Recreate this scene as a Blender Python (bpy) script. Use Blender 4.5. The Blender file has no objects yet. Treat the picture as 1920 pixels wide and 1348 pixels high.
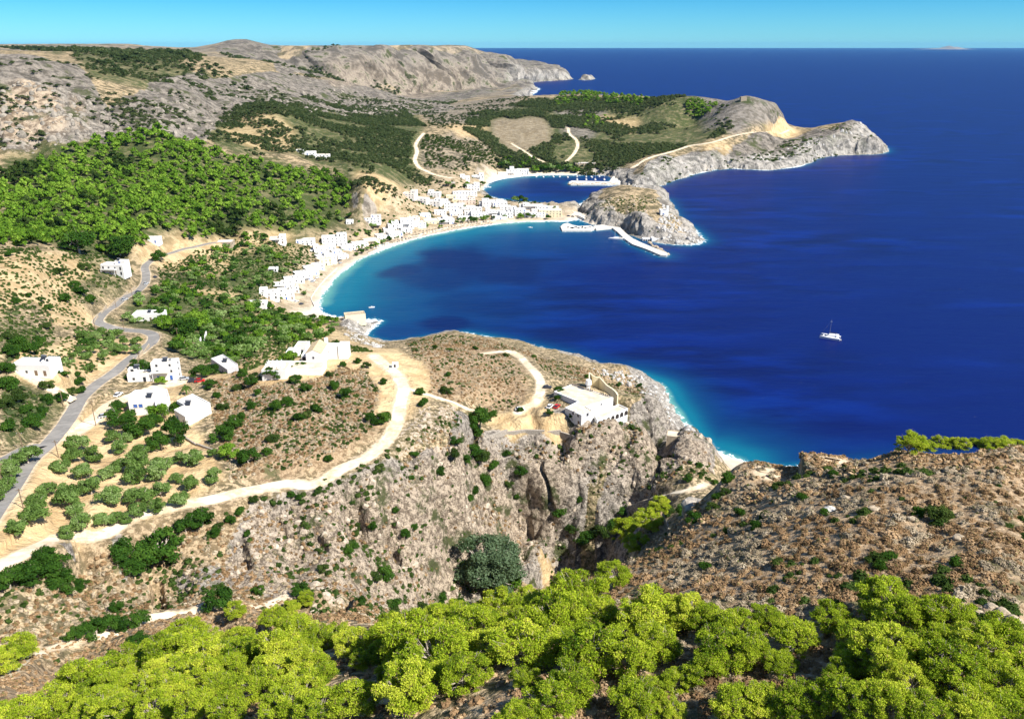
import bpy, math, random
import numpy as np
rnd = random.Random(7)
rng = np.random.default_rng(7)

# ------------------------------------------------------------------ camera, sky, sun, exposure
C = bpy.context.scene
F = 1500.0                     # focal length in photo pixels (1920 wide)
H0 = 200.0                     # eye height above the sea, metres
PITCH = math.atan((674 - 85) / F)
cam = bpy.data.cameras.new('camera'); camo = bpy.data.objects.new('camera', cam)
C.collection.objects.link(camo); C.camera = camo
camo.location = (0, 0, H0); camo.rotation_euler = (math.pi/2 - PITCH, 0, 0)
cam.sensor_width = 36; cam.lens = 36 * F / 1920; cam.clip_start = 1; cam.clip_end = 200000

SUN_AZ = math.radians(122)     # compass-like angle of the sun, clockwise from +Y
SUN_EL = math.radians(47)
w = bpy.data.worlds.new('World'); C.world = w; w.use_nodes = True
nt = w.node_tree; nt.nodes.clear()
sky = nt.nodes.new('ShaderNodeTexSky'); sky.sky_type = 'NISHITA'; sky.sun_disc = False
sky.sun_elevation = SUN_EL; sky.sun_rotation = SUN_AZ
sky.altitude = 200; sky.air_density = 1.0; sky.dust_density = 0.15; sky.ozone_density = 3.0
tc = nt.nodes.new('ShaderNodeTexCoord'); sx_ = nt.nodes.new('ShaderNodeSeparateXYZ'); nt.links.new(tc.outputs['Generated'], sx_.inputs[0])
cr = nt.nodes.new('ShaderNodeValToRGB'); e = cr.color_ramp.elements      # deeper blue than the model's pale horizon
e[0].position = 0.0; e[0].color = (.38,.98,1.55,1); e[1].position = .5; e[1].color = (.9,1,1.1,1)
for p_, c_ in ((.045, (.19,.74,1.30,1)), (.08, (.08,.50,1.0,1)), (.2, (.25,.6,1.0,1))):
    k_ = cr.color_ramp.elements.new(p_); k_.color = c_
nt.links.new(sx_.outputs[2], cr.inputs[0])
mu = nt.nodes.new('ShaderNodeMix'); mu.data_type = 'RGBA'; mu.blend_type = 'MULTIPLY'; mu.inputs[0].default_value = 1
bg = nt.nodes.new('ShaderNodeBackground'); bg.inputs[1].default_value = 0.066
wo = nt.nodes.new('ShaderNodeOutputWorld')
nt.links.new(sky.outputs[0], mu.inputs[6]); nt.links.new(cr.outputs[0], mu.inputs[7]); nt.links.new(mu.outputs[2], bg.inputs[0]); nt.links.new(bg.outputs[0], wo.inputs[0])
sl = bpy.data.lights.new('sun', 'SUN'); sl.energy = 5.0; sl.angle = math.radians(0.53); sl.color = (1, .95, .87)
so = bpy.data.objects.new('sun', sl); C.collection.objects.link(so)
SV = (math.sin(SUN_AZ)*math.cos(SUN_EL), math.cos(SUN_AZ)*math.cos(SUN_EL), math.sin(SUN_EL))   # towards the sun
import mathutils
so.rotation_euler = mathutils.Vector(SV).to_track_quat('Z', 'Y').to_euler()
C.view_settings.view_transform = 'Standard'; C.view_settings.look = 'None'
C.view_settings.exposure = 0.78; C.view_settings.gamma = 1
C.render.engine = 'CYCLES'
try:
    C.cycles.max_bounces = 5; C.cycles.diffuse_bounces = 2; C.cycles.glossy_bounces = 2; C.cycles.transmission_bounces = 2
    C.cycles.use_adaptive_sampling = True
except Exception: pass

# ------------------------------------------------------------------ small helpers
cp, sp_ = math.cos(PITCH), math.sin(PITCH)
def ray(px, py):
    dx = (px - 960)/F; dy = (674 - py)/F
    return np.array([dx, cp + dy*sp_, -sp_ + dy*cp])
def PZ(px, py, z):             # the world point at height z that this line of sight meets
    r = ray(px, py); t = (z - H0)/r[2]; return (r[0]*t, r[1]*t, z)
def PY(px, py, Y):             # ... at forward distance Y
    r = ray(px, py); t = Y/r[1]; return (r[0]*t, Y, H0 + r[2]*t)
def sstep(a, b, x):
    t = np.clip((x - a)/(b - a), 0, 1); return t*t*(3 - 2*t)
def _hash(i, j, s):
    h = (i.astype(np.int64)*374761393 + j.astype(np.int64)*668265263 + s*1442695041) & 0xffffffff
    h = ((h ^ (h >> 13))*1274126177) & 0xffffffff
    h = h ^ (h >> 16)
    return (h & 0xffff).astype(np.float32)/65535.0
def vnoise(x, y, s=0):
    xi = np.floor(x); yi = np.floor(y); fx = (x-xi).astype(np.float32); fy = (y-yi).astype(np.float32)
    fx = fx*fx*(3-2*fx); fy = fy*fy*(3-2*fy)
    a = _hash(xi, yi, s); b = _hash(xi+1, yi, s); c = _hash(xi, yi+1, s); d = _hash(xi+1, yi+1, s)
    return (a*(1-fx)+b*fx)*(1-fy) + (c*(1-fx)+d*fx)*fy
def fbm(x, y, s=0, o=4, g=.5):
    t = 0; a = 1; n = 0
    ca, sa = math.cos(.6), math.sin(.6)
    for k in range(o):
        t = t + a*(vnoise(x, y, s+k*17)*2-1); n += a; a *= g
        x, y = (x*ca - y*sa)*2.03, (x*sa + y*ca)*2.03
    return t/n
def ridged(x, y, s=0, o=4):
    t = 0; a = 1; n = 0
    for k in range(o):
        t = t + a*(1-np.abs(vnoise(x, y, s+k*31)*2-1)); n += a; a *= .5; x, y = x*2.1+3.7, y*2.1-1.3
    return t/n
def inpoly(x, y, poly):
    r = np.zeros(np.shape(x), bool); n = len(poly); j = n-1
    for i in range(n):
        xi, yi = poly[i]; xj, yj = poly[j]
        if yi != yj:
            r ^= ((yi > y) != (yj > y)) & (x < (xj-xi)*(y-yi)/(yj-yi)+xi)
        j = i
    return r
def segdist(x, y, pts, closed=False):
    """distance to a polyline; index+parameter of the nearest point"""
    best = np.full(np.shape(x), 1e18); bi = np.zeros(np.shape(x))
    n = len(pts); m = n if closed else n-1
    for i in range(m):
        ax, ay = pts[i][:2]; bx, by = pts[(i+1) % n][:2]
        dx, dy = bx-ax, by-ay; L = dx*dx+dy*dy+1e-9
        t = np.clip(((x-ax)*dx+(y-ay)*dy)/L, 0, 1)
        d = (x-ax-t*dx)**2+(y-ay-t*dy)**2
        mk = d < best; best = np.where(mk, d, best); bi = np.where(mk, i+t, bi)
    return np.sqrt(best), bi

# ------------------------------------------------------------------ the lie of the land: surveyed spots (photo column, row, height or Y distance)
CZ = """0 1348 118;250 1348 132;500 1348 142;960 1348 152;1400 1348 154;1920 1348 155;0 1290 113;300 1250 118;500 1250 128;640 1180 122;700 1200 128;850 1200 134;1000 1200 141;1200 1200 146;1500 1200 152;1900 1220 156
1100 1125 134;1300 1120 146;1700 1130 153;1900 1150 155;1500 1000 146;1750 1000 150;1900 1000 152;1700 847 142;1920 836 144;1560 850 138;1440 868 131;1400 868 126;1385 900 124;1330 940 121;1300 965 119;1335 860 1.5;1350 875 1.5;1330 888 2;1365 862 1.2;1340 898 3;1220 1010 110;1150 1060 116;1100 1095 122;1550 920 142;1400 960 136;1300 1050 137;1480 900 139
700 1165 118;600 1150 100;500 1160 96;330 1190 94;200 1230 96;0 1260 95;0 1200 84;100 1180 80;250 1180 82;350 1150 80;450 1130 79;600 1120 72;650 1150 80
0 1065 88;60 1050 84;150 1100 72;250 1100 70;330 1110 64;450 1090 64;560 1080 60;700 1090 48;760 1110 40;830 1125 28;880 1120 22;960 1095 18;1020 1040 15;1050 1000 18
100 1020 84;200 1000 80;300 965 77;400 945 75;500 915 73;600 905 71;680 870 71;730 820 71;750 770 71;770 720 69;740 690 68;700 665 66
350 1010 72;450 1000 70;550 990 63;650 960 62;700 950 62;720 1000 54;640 1050 58;760 960 55;800 900 60;850 850 63;860 930 50;900 980 34;930 1040 22;840 1020 36
870 800 62;900 812 57;980 805 53;940 812 54;1000 790 53;1020 808 52;1050 800 52;1100 812 52;1180 790 50;1150 770 52;1040 735 50;1180 745 48;980 770 54;1020 720 51;940 790 54;1210 790 46;1290 815 40;1250 790 38;1260 830 36
880 840 52;940 850 46;1000 830 45;1090 830 50;1200 830 44;1310 850 24;1000 900 32;1050 920 26;1090 985 14;1150 940 16;1200 930 12;1280 915 8;1320 900 5;1000 990 18;960 940 26
820 740 66;900 720 60;860 680 60;800 660 60;780 650 54;870 650 46;950 680 52;1000 695 51;970 665 40;1060 700 36;1100 700 22;1130 720 28;1200 740 20;1230 760 14;1270 800 10;870 636 26;930 650 28;1010 670 20;1160 705 10;1290 822 12
580 680 70;520 700 71;650 670 68;480 720 68;430 760 70;450 820 74;550 800 74;620 740 72;650 820 73;560 870 74;430 870 75;720 740 71
600 645 45;560 640 40;500 650 46;440 640 46;640 622 14;660 595 9;690 600 3;620 600 5;650 640 30;700 650 40;720 645 14;530 610 16;480 600 22;420 600 33;360 640 46;440 690 60
0 970 86;50 900 82;100 830 77;130 770 73;170 720 69;230 690 66;290 660 62;300 630 59;260 625 57;190 610 53;210 570 48;260 540 44;280 520 41;285 495 38;330 475 34;440 450 26;520 440 19;600 440 13
0 880 86;60 990 86;200 850 74;250 880 75;330 880 75;130 920 80;230 930 78;300 800 71;200 800 73;250 730 67;300 760 69;350 770 69;320 700 64;400 690 62;380 730 68
0 470 84;50 490 82;100 470 72;200 480 56;150 540 60;200 545 52;100 560 66;50 600 74;0 560 80;0 650 86;80 680 78;130 640 66;50 720 79;0 740 84;110 740 76;60 820 80;150 680 70;210 500 44;130 600 64
0 435 74;150 455 60;250 460 50;300 430 50;400 440 36;350 520 36;400 520 31;450 560 25;350 580 40;280 600 48;420 640 44;500 560 14;520 540 9;560 575 3;480 520 20;560 510 9;600 480 6;540 470 14;640 450 8;700 420 10;740 430 5;820 405 5;900 405 3.5;1000 400 3.5
760 380 22;740 360 36;700 340 48;680 360 44;660 390 26;740 400 18;790 385 11;780 360 17;800 345 20;850 370 8;880 335 9;900 350 4;940 320 5;1020 320 6;1100 318 6;1160 325 6;870 400 5;960 395 5;1040 395 4;920 385 4;820 365 11
560 300 66;600 290 60;620 330 48;560 360 44;640 360 36;520 400 34;450 420 38;580 420 22;650 420 14
1190 362 30;1150 368 28;1110 385 17;1230 372 25;1150 400 20;1190 405 19;1240 405 17;1240 430 11;1290 440 7;1200 430 10;1160 418 7;1110 408 9;1270 452 6;1210 446 3.2
1210 305 26;1190 322 14;1250 300 27;1330 275 34;1400 262 36;1460 248 32;1530 240 38;1600 243 42;1640 250 40;1520 268 24;1420 290 16;1290 310 17;1450 300 9;1600 272 14;1480 240 30;1470 226 42;1460 198 78;1450 192 84;1466 206 68;1420 188 90;1445 205 76;1400 186 91;1430 190 88;1340 186 89;1300 187 88;1250 185 88;1560 255 34;1650 268 18;1350 300 18"""
CY = """0 350 760;50 320 800;150 300 850;300 250 950;450 300 950;600 340 960;450 250 1150;700 300 1150;250 350 800;400 360 850;150 400 680;300 400 730;600 250 1300;520 200 1350;700 250 1400
50 285 880;100 200 960;0 270 880;0 200 930;0 130 1080;100 130 1150;180 150 1200;250 200 1080;0 100 1700;150 100 1900;250 110 1900;200 240 960;280 215 1050;350 225 1120;350 170 1350;300 140 1500;400 130 1700;350 100 3000;0 88 4000;150 84 6000;280 90 6000;330 96 3300;300 96 3500
400 230 1300;500 165 1750;450 180 1600;550 180 1750;450 110 2300;500 120 2100;400 100 2900;430 88 3300;465 77 3500;510 88 3500;350 105 2600;620 200 1850;600 140 2400;700 210 1950;700 170 2500;640 175 2200;760 200 2200
560 92 3300;620 88 3420;700 87 3660;780 86 3960;850 90 4220;560 140 3180;640 140 3280;720 150 3520;760 158 3640;800 160 3840;870 162 4080;900 106 4330;960 108 4420;930 150 4190;980 150 4500;600 90 3900;700 88 4400;800 89 4900;880 104 4900;640 112 3350;720 118 3580;800 122 3900;870 126 4140;1000 125 5200;1040 128 5600
800 190 2700;870 178 3300;900 170 3700;940 176 3500;980 172 3300;860 200 2400
800 300 1270;780 250 1500;850 330 1150;650 300 1080;850 250 1550;900 300 1330;900 220 1950;950 260 1600;1000 300 1400;1000 260 1600;1000 215 1900;1000 185 2250;1080 178 2300;1190 182 2150;1120 230 1800;1200 230 1780;1100 280 1500;1200 280 1480;1290 190 2100;1300 230 1780;1300 260 1580;1400 215 1850;920 190 2350;1040 195 2150"""
CW = [(-420,120,100),(-300,90,105),(-150,40,110),(0,20,150),(150,20,162),(-300,170,92),(300,120,150),(500,60,150),(450,250,110),(330,300,40),(420,330,30),(250,280,44),
      (130,200,60),(95,188,56),(58,168,60),(28,152,50),(0,138,62),(45,200,66),(62,232,54),(110,240,30),(160,262,20),(28,198,20),(-12,172,36),(-40,150,54),(180,230,52),(220,250,44),(16,128,78),(40,146,72),(66,170,66),  # includes an unseen shoulder behind the rim, raised to shade the ravine
      (-60,130,78),(-80,120,84),(5,215,24),(-10,240,20),
      (140,200,66),(60,430,0.5),(0,640,-5),(-1500,2600,180),(-2500,4000,190),(-1000,5600,150),(-800,4600,130),(-1100,4300,160),(-1500,3700,180),(-2600,6000,200),(-400,5600,120),(-1000,1000,150),(-1300,1500,175),(-900,600,120),(-650,420,100)]
pts = []
for l in CZ.replace('\n', ';').split(';'):
    a = [float(v) for v in l.split()]
    if a: pts.append(PZ(*a))
for l in CY.replace('\n', ';').split(';'):
    a = [float(v) for v in l.split()]
    if a: pts.append(PY(*a))
pts += CW
for a_, b_, c_, d_ in ((1236,945,150,5.5),(1215,966,146,5.5),(1180,1000,138,5.5),(1160,1070,116,4)):
    q_ = PY(a_, b_, c_); pts.append((q_[0], q_[1], q_[2]-d_))
pts = np.array(pts)

def poly(s):
    out = []
    for l in s.replace('\n', ';').split(';'):
        a = l.split()
        if not a: continue
        if a[0] == 'w': out.append((float(a[1]), float(a[2])))
        else: out.append(PZ(float(a[0]), float(a[1]), 0.0)[:2])
    return out
# coastlines; the third number of COASTW says how far inland (m) the ground needs to reach its full height
MAIN = poly("""w 1500 -400;w 900 60;w 560 250;w 420 330;w 330 350;w 250 360;1440 880;1420 873;1385 862;1355 850;1330 836;1310 820;1292 806;1280 790;1272 775;1262 765;1250 752;1247 738;1238 724;1222 714;1200 704;1180 698;1150 693;1120 690;1090 680;1060 668;1030 660;1000 652;970 645;940 638;905 631;870 625;840 629;810 633;780 638;750 643;730 645;712 641;695 637;682 628;690 618;705 608;712 603;700 600;680 600;660 596;640 596;620 594;600 587;594 577;597 566;602 555;612 538;622 525;634 512;650 500;672 487;700 475;735 461;770 450;808 440;850 432;890 425;930 420;965 417;1000 415;1035 414;1062 415;w 95 990;1085 400;w 98 1075;1050 389;1010 381;965 377;930 373;908 367;903 358;910 347;925 339;950 334;980 331;1010 329;1040 328.5;1080 328.5;1110 328.5;1140 329.5;1158 334;1160 342;1168 349;1190 352;1212 352;1230 350;1245 345;1260 338;1290 330;1320 322;1345 318;1375 316;1410 318;1440 319;1470 316;1498 312;1515 306;1523 300;1545 294;1570 291;1600 290;1630 290;1655 288;1664 284;1660 278
w 800 1880;w 700 1960;w 640 2050;w 610 2150;w 540 2270;w 420 2350;w 250 2450;w 150 2500;w 60 2700;w 30 3000;1010 167;1000 163;985 162;960 165.5;w 80 4700;1000 154;1030 152;1060 150.5;1072 149;1062 146;w 300 6300;w 0 6600;w -600 6500;w -1200 5400;w -1500 5000;w -1800 6800;w -2500 7600;w -9000 8000;w -9000 -400""")
ISLET = poly("""1082 402;1084 412;1100 417;1130 424;1150 428;1172 432;1190 440;1205 447;1225 452;1240 456;1262 458;1290 460;1312 457;1321 451;1312 441;1298 428;1280 418;1268 408;1262 395;w 215 1120;w 190 1160;w 150 1165;w 115 1130;w 95 1085""")
ROCKS = poly("""1085 150;1105 147;1117 148;1105 150.5""")
LANDS = [MAIN, ISLET, ROCKS]

# ------------------------------------------------------------------ height grid in (x/Y, log Y): one real height field, finer where the view is closer
NU, NV = 1140, 1330
U0, U1 = -0.95, 0.95
V0, V1 = math.log(24.0), math.log(8600.0)
us = np.linspace(U0, U1, NU); vs = np.linspace(V0, V1, NV)
def rbf_setup():
    pu = pts[:,0]/pts[:,1]; pv = np.log(np.maximum(pts[:,1], 5)); 
    A = np.sqrt((pu[:,None]-pu[None])**2*KU2 + (pv[:,None]-pv[None])**2 + CC2)
    A = A + np.eye(len(pu))*(-0.002)
    P = np.c_[np.ones(len(pu)), pu, pv]
    M = np.block([[A, P],[P.T, np.zeros((3,3))]])
    wts = np.linalg.solve(M, np.r_[pts[:,2], 0,0,0])
    return pu, pv, wts
KU2 = 2.2**2; CC2 = 0.02**2
def eval_rbf(U, V, S):
    pu, pv, wt = S; out = wt[-3] + wt[-2]*U + wt[-1]*V
    for a, b, c in zip(pu, pv, wt[:-3]):
        out = out + c*np.sqrt((U-a)**2*KU2 + (V-b)**2 + CC2)
    return out
def up2(a, su, sv, U, V):      # bilinear from a coarse grid
    fu = np.clip((U-U0)/(U1-U0)*(su-1), 0, su-1.001); fv = np.clip((V-V0)/(V1-V0)*(sv-1), 0, sv-1.001)
    iu = fu.astype(int); iv = fv.astype(int); fu = fu-iu; fv = fv-iv
    return (a[iv,iu]*(1-fu)+a[iv,iu+1]*fu)*(1-fv)+(a[iv+1,iu]*(1-fu)+a[iv+1,iu+1]*fu)*fv
cu, cv = 380, 444
CU, CV = np.meshgrid(np.linspace(U0,U1,cu), np.linspace(V0,V1,cv))
CX = CU*np.exp(CV); CYY = np.exp(CV)
base_c = eval_rbf(CU, CV, rbf_setup())
U, V = np.meshgrid(us, vs); X = U*np.exp(V); Y = np.exp(V)
base = up2(base_c, cu, cv, U, V)
wx = X + 6*fbm(X/35, Y/35, 91, 3)*sstep(80, 300, Y); wy = Y + 6*fbm(X/35, Y/35, 95, 3)*sstep(80, 300, Y)
wob = sstep(150, 500, Y)
inside = np.zeros(X.shape, bool); sd_c = np.full(CX.shape, 1e9)
for L in LANDS:
    d, _ = segdist(CX, CYY, L, True); sd_c = np.minimum(sd_c, d)
    inside |= inpoly(X, Y, L)
sdu = up2(sd_c, cu, cv, U, V)
# exact near the coast
near = sdu < 60 + Y*0.02
dn = np.full(near.sum(), 1e9)
for L in LANDS:
    d, _ = segdist(X[near], Y[near], L, True); dn = np.minimum(dn, d)
sdu[near] = dn
SD = np.where(inside, sdu, -sdu)
rocky_c = fbm(X/14, Y/14, 5, 4)*3.0 + fbm(X/5, Y/5, 6, 3)*1.2
beach_pts = [PZ(a, b, 0) for a, b in ((600,570),(620,530),(680,482),(770,450),(900,423),(1030,414),(905,355),(960,333),(1080,328),(1355,850),(1385,862))]
bd, _ = segdist(X, Y, [p[:2] for p in beach_pts[:6]]); bd2, _ = segdist(X, Y, [p[:2] for p in beach_pts[6:9]]); bd3, _ = segdist(X, Y, [p[:2] for p in beach_pts[9:]])
beachy = np.maximum(1-sstep(25, 60, bd), np.maximum(1-sstep(15, 40, bd2), 1-sstep(10, 22, bd3)))
SD = SD + rocky_c*(1-beachy)*np.clip(Y/400, .6, 3)
# ground height: rises from the waterline
wid = 14 + 18*beachy + np.clip((Y-1500)/25, 0, 120)*sstep(3000, 1500, Y) + 30*sstep(3200, 4200, Y)
prof = 1-np.exp(-np.maximum(SD, 0)/wid*2.0)
Z = np.where(SD > 0, np.maximum(base, 1.2)*prof*1.0, 0)
Z = np.where(SD > 0, np.maximum(Z, 0.05*SD.clip(0, 20)), SD*0.18 - 0.05)
Z = np.where((SD > 0) & (Y > 5600) & (X > 400), np.minimum(Z, 4), Z)
# ------------------------------------------------------------------ looking along a line of sight onto the ground
def hlook(G, x, y):
    fu = (x/y-U0)/(U1-U0)*(NU-1); fv = (np.log(y)-V0)/(V1-V0)*(NV-1)
    fu = np.clip(fu, 0, NU-1.001); fv = np.clip(fv, 0, NV-1.001)
    iu = fu.astype(int); iv = fv.astype(int); a = fu-iu; b = fv-iv
    return (G[iv,iu]*(1-a)+G[iv,iu+1]*a)*(1-b)+(G[iv+1,iu]*(1-a)+G[iv+1,iu+1]*a)*b
_yy = np.exp(np.linspace(V0, V1, 5000))
def at(px, py, G=None, ymin=0):
    G = Z if G is None else G
    r = ray(px, py); t = _yy/r[1]; zs = H0 + r[2]*t; xs = r[0]*t
    h = np.maximum(hlook(G, xs, _yy), 0)
    k = np.where((zs <= h) & (_yy > ymin))[0]
    if len(k) == 0: return (xs[-1], _yy[-1], float(h[-1]))
    k = k[0]
    if k:
        a0 = zs[k-1]-h[k-1]; a1 = h[k]-zs[k]; f = a0/(a0+a1+1e-9)
        yy = _yy[k-1]+(_yy[k]-_yy[k-1])*f
    else: yy = _yy[0]
    t = yy/r[1]; x = r[0]*t
    return (float(x), float(yy), float(hlook(G, np.array(x), np.array(yy))))
def pp(s):
    out = []
    for l in s.split(';'):
        a = l.split()
        if len(a) == 2: out.append(at(float(a[0]), float(a[1])))
    return out
# ---- roads and tracks (photo columns/rows on the smooth ground), width m, kind
ROADS = [
 ('road', 'asphalt', 5.6, "-60 1040;-10 960;20 915;50 870;85 838;118 800;142 762;160 738;185 718;215 698;246 672;272 652;286 640;287 628;270 622;235 619;200 612;184 603;190 592;205 580;228 562;245 552;258 546;272 530;274 514;272 500;285 488;308 478;335 470;370 462;410 455"),
 ('side_road', 'asphalt', 5.0, "-40 878;10 860;45 842;78 834"),
 ('dirt_track', 'track', 4.8, "-60 1082;0 1052;60 1035;120 1017;190 992;260 970;330 950;400 933;470 919;540 912;590 905;640 884;690 855;725 825;742 795;748 765;756 738;752 715;742 700;722 685;700 668"),
 ('dirt_track', 'track', 3.8, "905 662;945 661;972 668;990 685;1008 705;1014 722;1010 742;1000 757;985 768;966 778"),
 ('footpath', 'path', 1.6, "752 728;790 736;830 748;862 760;900 772"),
 ('footpath', 'path', 2.4, "0 1262;60 1235;140 1208;220 1182;290 1160;350 1146;410 1138;470 1132;540 1125"),
 ('footpath', 'path', 2.2, "1185 948;1215 935;1260 925;1300 916;1330 906"),
 ('dirt_track', 'track', 3.5, "1440 884;1480 870;1520 860;1560 855"),
 ('driveway', 'track', 3.6, "30 690;60 708;95 728;125 745;138 752"),
 ('driveway', 'track', 6.0, "118 826;150 806;182 782;210 758;235 748;270 735;300 725;345 715"),
 ('dirt_track', 'track', 5.0, "795 250;780 270;782 285;778 300;786 314;800 322;820 330;850 335"),
 ('dirt_track', 'track', 5.0, "1065 240;1068 252;1080 262;1083 275;1075 290;1060 305"),
 ('dirt_track', 'track', 6.0, "1158 336;1175 322;1200 305;1240 290;1290 275;1330 268;1365 258;1400 250;1440 248;1480 244"),
 ('dirt_track', 'track', 3.5, "960 270;985 285;1000 295;1020 305"),
]
for r in ROADS: pass
road_w = []
for name, kind, wdt, s in ROADS:
    P = np.array(pp(s)); 
    # densify + smooth
    Q = []
    for i in range(len(P)-1):
        n = max(2, int(np.hypot(*(P[i+1]-P[i])[:2])/ (2.0 if P[i][1] < 700 else 6)))
        p0 = P[max(i-1,0)]; p1 = P[i]; p2 = P[i+1]; p3 = P[min(i+2, len(P)-1)]
        for k in range(n):
            t = k/n
            Q.append(.5*((2*p1)+(-p0+p2)*t+(2*p0-5*p1+4*p2-p3)*t*t+(-p0+3*p1-3*p2+p3)*t**3))
    Q.append(P[-1]); Q = np.array(Q)
    zz = hlook(Z, Q[:,0], np.maximum(Q[:,1], 25)); k = 9 if len(zz) > 20 else 3
    ker = np.ones(k)/k; zz = np.convolve(np.pad(zz, k//2, 'edge'), ker, 'valid')[:len(Q)]
    Q[:,2] = zz; road_w.append((name, kind, wdt, Q))
# ---- what covers the ground: patches (kind, strength, outline)
ZN = """
rock 1|0 105;60 105;150 135;195 185;255 235;250 255;150 262;60 285;0 292
warm .9|0 170;60 160;125 190;135 240;90 265;0 270
rock .9|215 205;300 195;370 215;420 235;380 262;250 262
rock .8|330 130;420 145;560 140;640 160;800 185;860 205;720 215;560 195;480 195;420 225;330 215;240 190
rock .75|400 98;465 76;530 90;520 110;440 108
rock 1|500 112;560 90;850 90;905 104;985 110;1000 165;860 170;720 150;600 145;520 130
rock 1|985 118;1050 125;1078 150;990 165
rock .7|560 150;760 150;990 165;900 178;800 200;700 215
green .6|430 1080;460 950;560 925;700 900;850 850;900 900;860 1000;760 1050;600 1110
warm .5|600 130;700 120;880 120;960 150;860 165;620 160
rock .95|420 1095;440 950;560 915;660 905;740 870;850 830;1000 815;1120 815;1200 790;1310 812;1335 880;1190 940;1110 990;1030 1060;980 1090;840 1140;700 1130;560 1130
rock .35|560 915;740 790;850 760;870 830;740 880
rock .7|300 1075;420 1060;430 1110;330 1130
warm .6|420 1090;460 950;620 920;740 900;900 850;1180 830;1320 840;1330 890;1100 990;950 1050;840 1140;560 1130
pale 1|1165 350;1215 302;1280 290;1330 300;1380 300;1440 290;1500 290;1530 270;1560 262;1600 242;1660 250;1662 287;1500 320;1350 330;1240 360
rock .7|1165 350;1230 295;1330 275;1470 260;1560 240;1660 245;1665 290;1500 320;1350 330;1240 360
grey 1|1325 180;1400 182;1462 190;1500 222;1440 246;1380 250;1330 240
grey .9|1030 195;1130 190;1140 225;1110 260;1070 255;1060 215
grey .7|790 195;960 178;990 190;900 215;860 245;800 220
field 1|910 232;950 218;1010 220;1040 232;1045 265;1000 285;950 275;915 258
grey .5|800 255;860 250;920 280;925 315;860 325;790 315;775 290
green .8|100 100;250 102;350 135;430 140;480 160;430 190;330 190;250 160;180 150
green .9|380 262;420 215;500 185;620 185;760 205;800 235;790 260;760 340;680 330;560 285;480 290
green .5|0 130;130 150;220 220;200 260;0 280
green .5|250 190;400 160;640 170;860 200;720 215;500 190;400 230
green 1|0 300;60 290;170 262;260 245;330 250;420 290;520 300;640 330;660 370;650 400;620 430;560 440;420 445;300 440;250 470;150 470;0 450
green .9|880 215;960 195;1060 180;1210 185;1350 190;1370 240;1320 268;1250 285;1180 305;1000 318;930 280;870 240
green .8|930 290;1010 300;1100 300;1190 300;1150 325;1020 322;950 318;925 305
green .7|640 290;760 300;780 320;740 340;700 320
green .9|430 450;500 440;600 440;640 450;560 480;600 480;560 520;490 555;600 590;620 605;560 625;420 640;330 635;200 610;230 570;300 555;350 500
green .8|320 640;520 620;520 650;470 680;420 690;340 670
green .5|0 600;90 620;60 660;0 680
green .7|0 690;60 710;120 745;90 800;30 830;0 830
green .5|160 470;250 490;240 530;180 560;130 520
green .8|650 300;700 290;750 330;700 345;640 390;600 380
brown 1|410 680;520 700;640 700;720 690;740 720;730 790;640 870;500 905;430 880;420 780
brown 1|770 650;870 640;960 665;1000 700;1000 745;930 760;860 750;790 730
brown .8|880 630;1060 680;1180 700;1240 750;1140 720;1040 700
brown 1|1100 1100;1160 1040;1300 960;1400 870;1560 850;1920 836;2200 850;2200 1348;900 1348;1080 1150
brown .8|0 1250;200 1190;500 1130;650 1150;500 1200;300 1260;0 1330
brown .5|140 1020;330 960;560 915;640 920;560 960;420 1090;300 1130;200 1150
dirt 1|-20 980;20 960;90 850;150 790;240 780;360 790;400 850;420 900;340 950;180 1000;0 1055;-60 1090
dirt 1|670 648;745 655;800 700;792 745;770 775;738 802;692 780;712 735;685 700
dirt 1|925 780;985 765;1000 740;1040 742;1050 775;1065 800;1000 806;930 812
dirt 1|440 690;520 655;640 650;740 665;700 690;640 690;560 720;490 720
dirt .9|20 700;30 660;130 640;290 625;250 665;220 690;150 720;130 745;60 710
dirt .8|130 790;240 740;420 690;430 705;350 730;380 790;240 790
green .6|620 300;700 320;760 300;800 330;730 345;680 340;640 400;740 400;700 420;640 430;600 420;600 340
dirt .7|250 455;420 440;520 440;560 440;520 460;430 475;440 500;380 520;300 500;270 480
dirt .6|350 540;440 545;480 560;420 570;350 550
dirt .6|460 210;560 240;560 280;490 285;420 245
dirt .8|660 325;740 340;780 360;830 385;800 400;740 395;690 370;660 350
dirt .6|760 395;820 410;840 425;720 440;700 420
dirt .8|830 230;900 240;905 260;860 262
dirt .6|1130 215;1200 225;1180 250;1120 240
dirt .9|1430 246;1490 240;1522 245;1500 256;1440 260
dirt .6|1320 270;1370 262;1375 280;1330 285
dirt .7|0 470;100 475;190 500;130 560;180 590;170 620;110 610;60 560;0 600
warm .8|60 560;170 560;190 600;140 630;80 600
dirt .5|480 450;640 440;680 470;560 560;520 550;560 500
dirt .6|500 560;620 600;700 650;560 655;430 650;480 620
pale .7|0 480;100 500;150 540;60 560;0 540
dirt .7|960 1120;1030 1060;1000 1040;1060 1000;1050 1060;1020 1100
green .6|860 830;900 840;960 870;940 950;880 960;860 900
green .4|1070 985;1180 945;1300 935;1250 1000;1150 1060;1050 1060
"""
NAMES = ['rock','green','dirt','warm','pale','brown','grey','field','road','sand','wood','relief']
ZM = {n: np.zeros(X.shape, np.float32) for n in NAMES}
wsc = np.clip(Y*0.010, .6, 25)
nwx = X + wsc*(fbm(X/wsc/3, Y/wsc/3, 201, 3))*1.6; nwy = Y + wsc*1.6*fbm(X/wsc/3, Y/wsc/3, 207, 3)*(1+Y/900)
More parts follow.
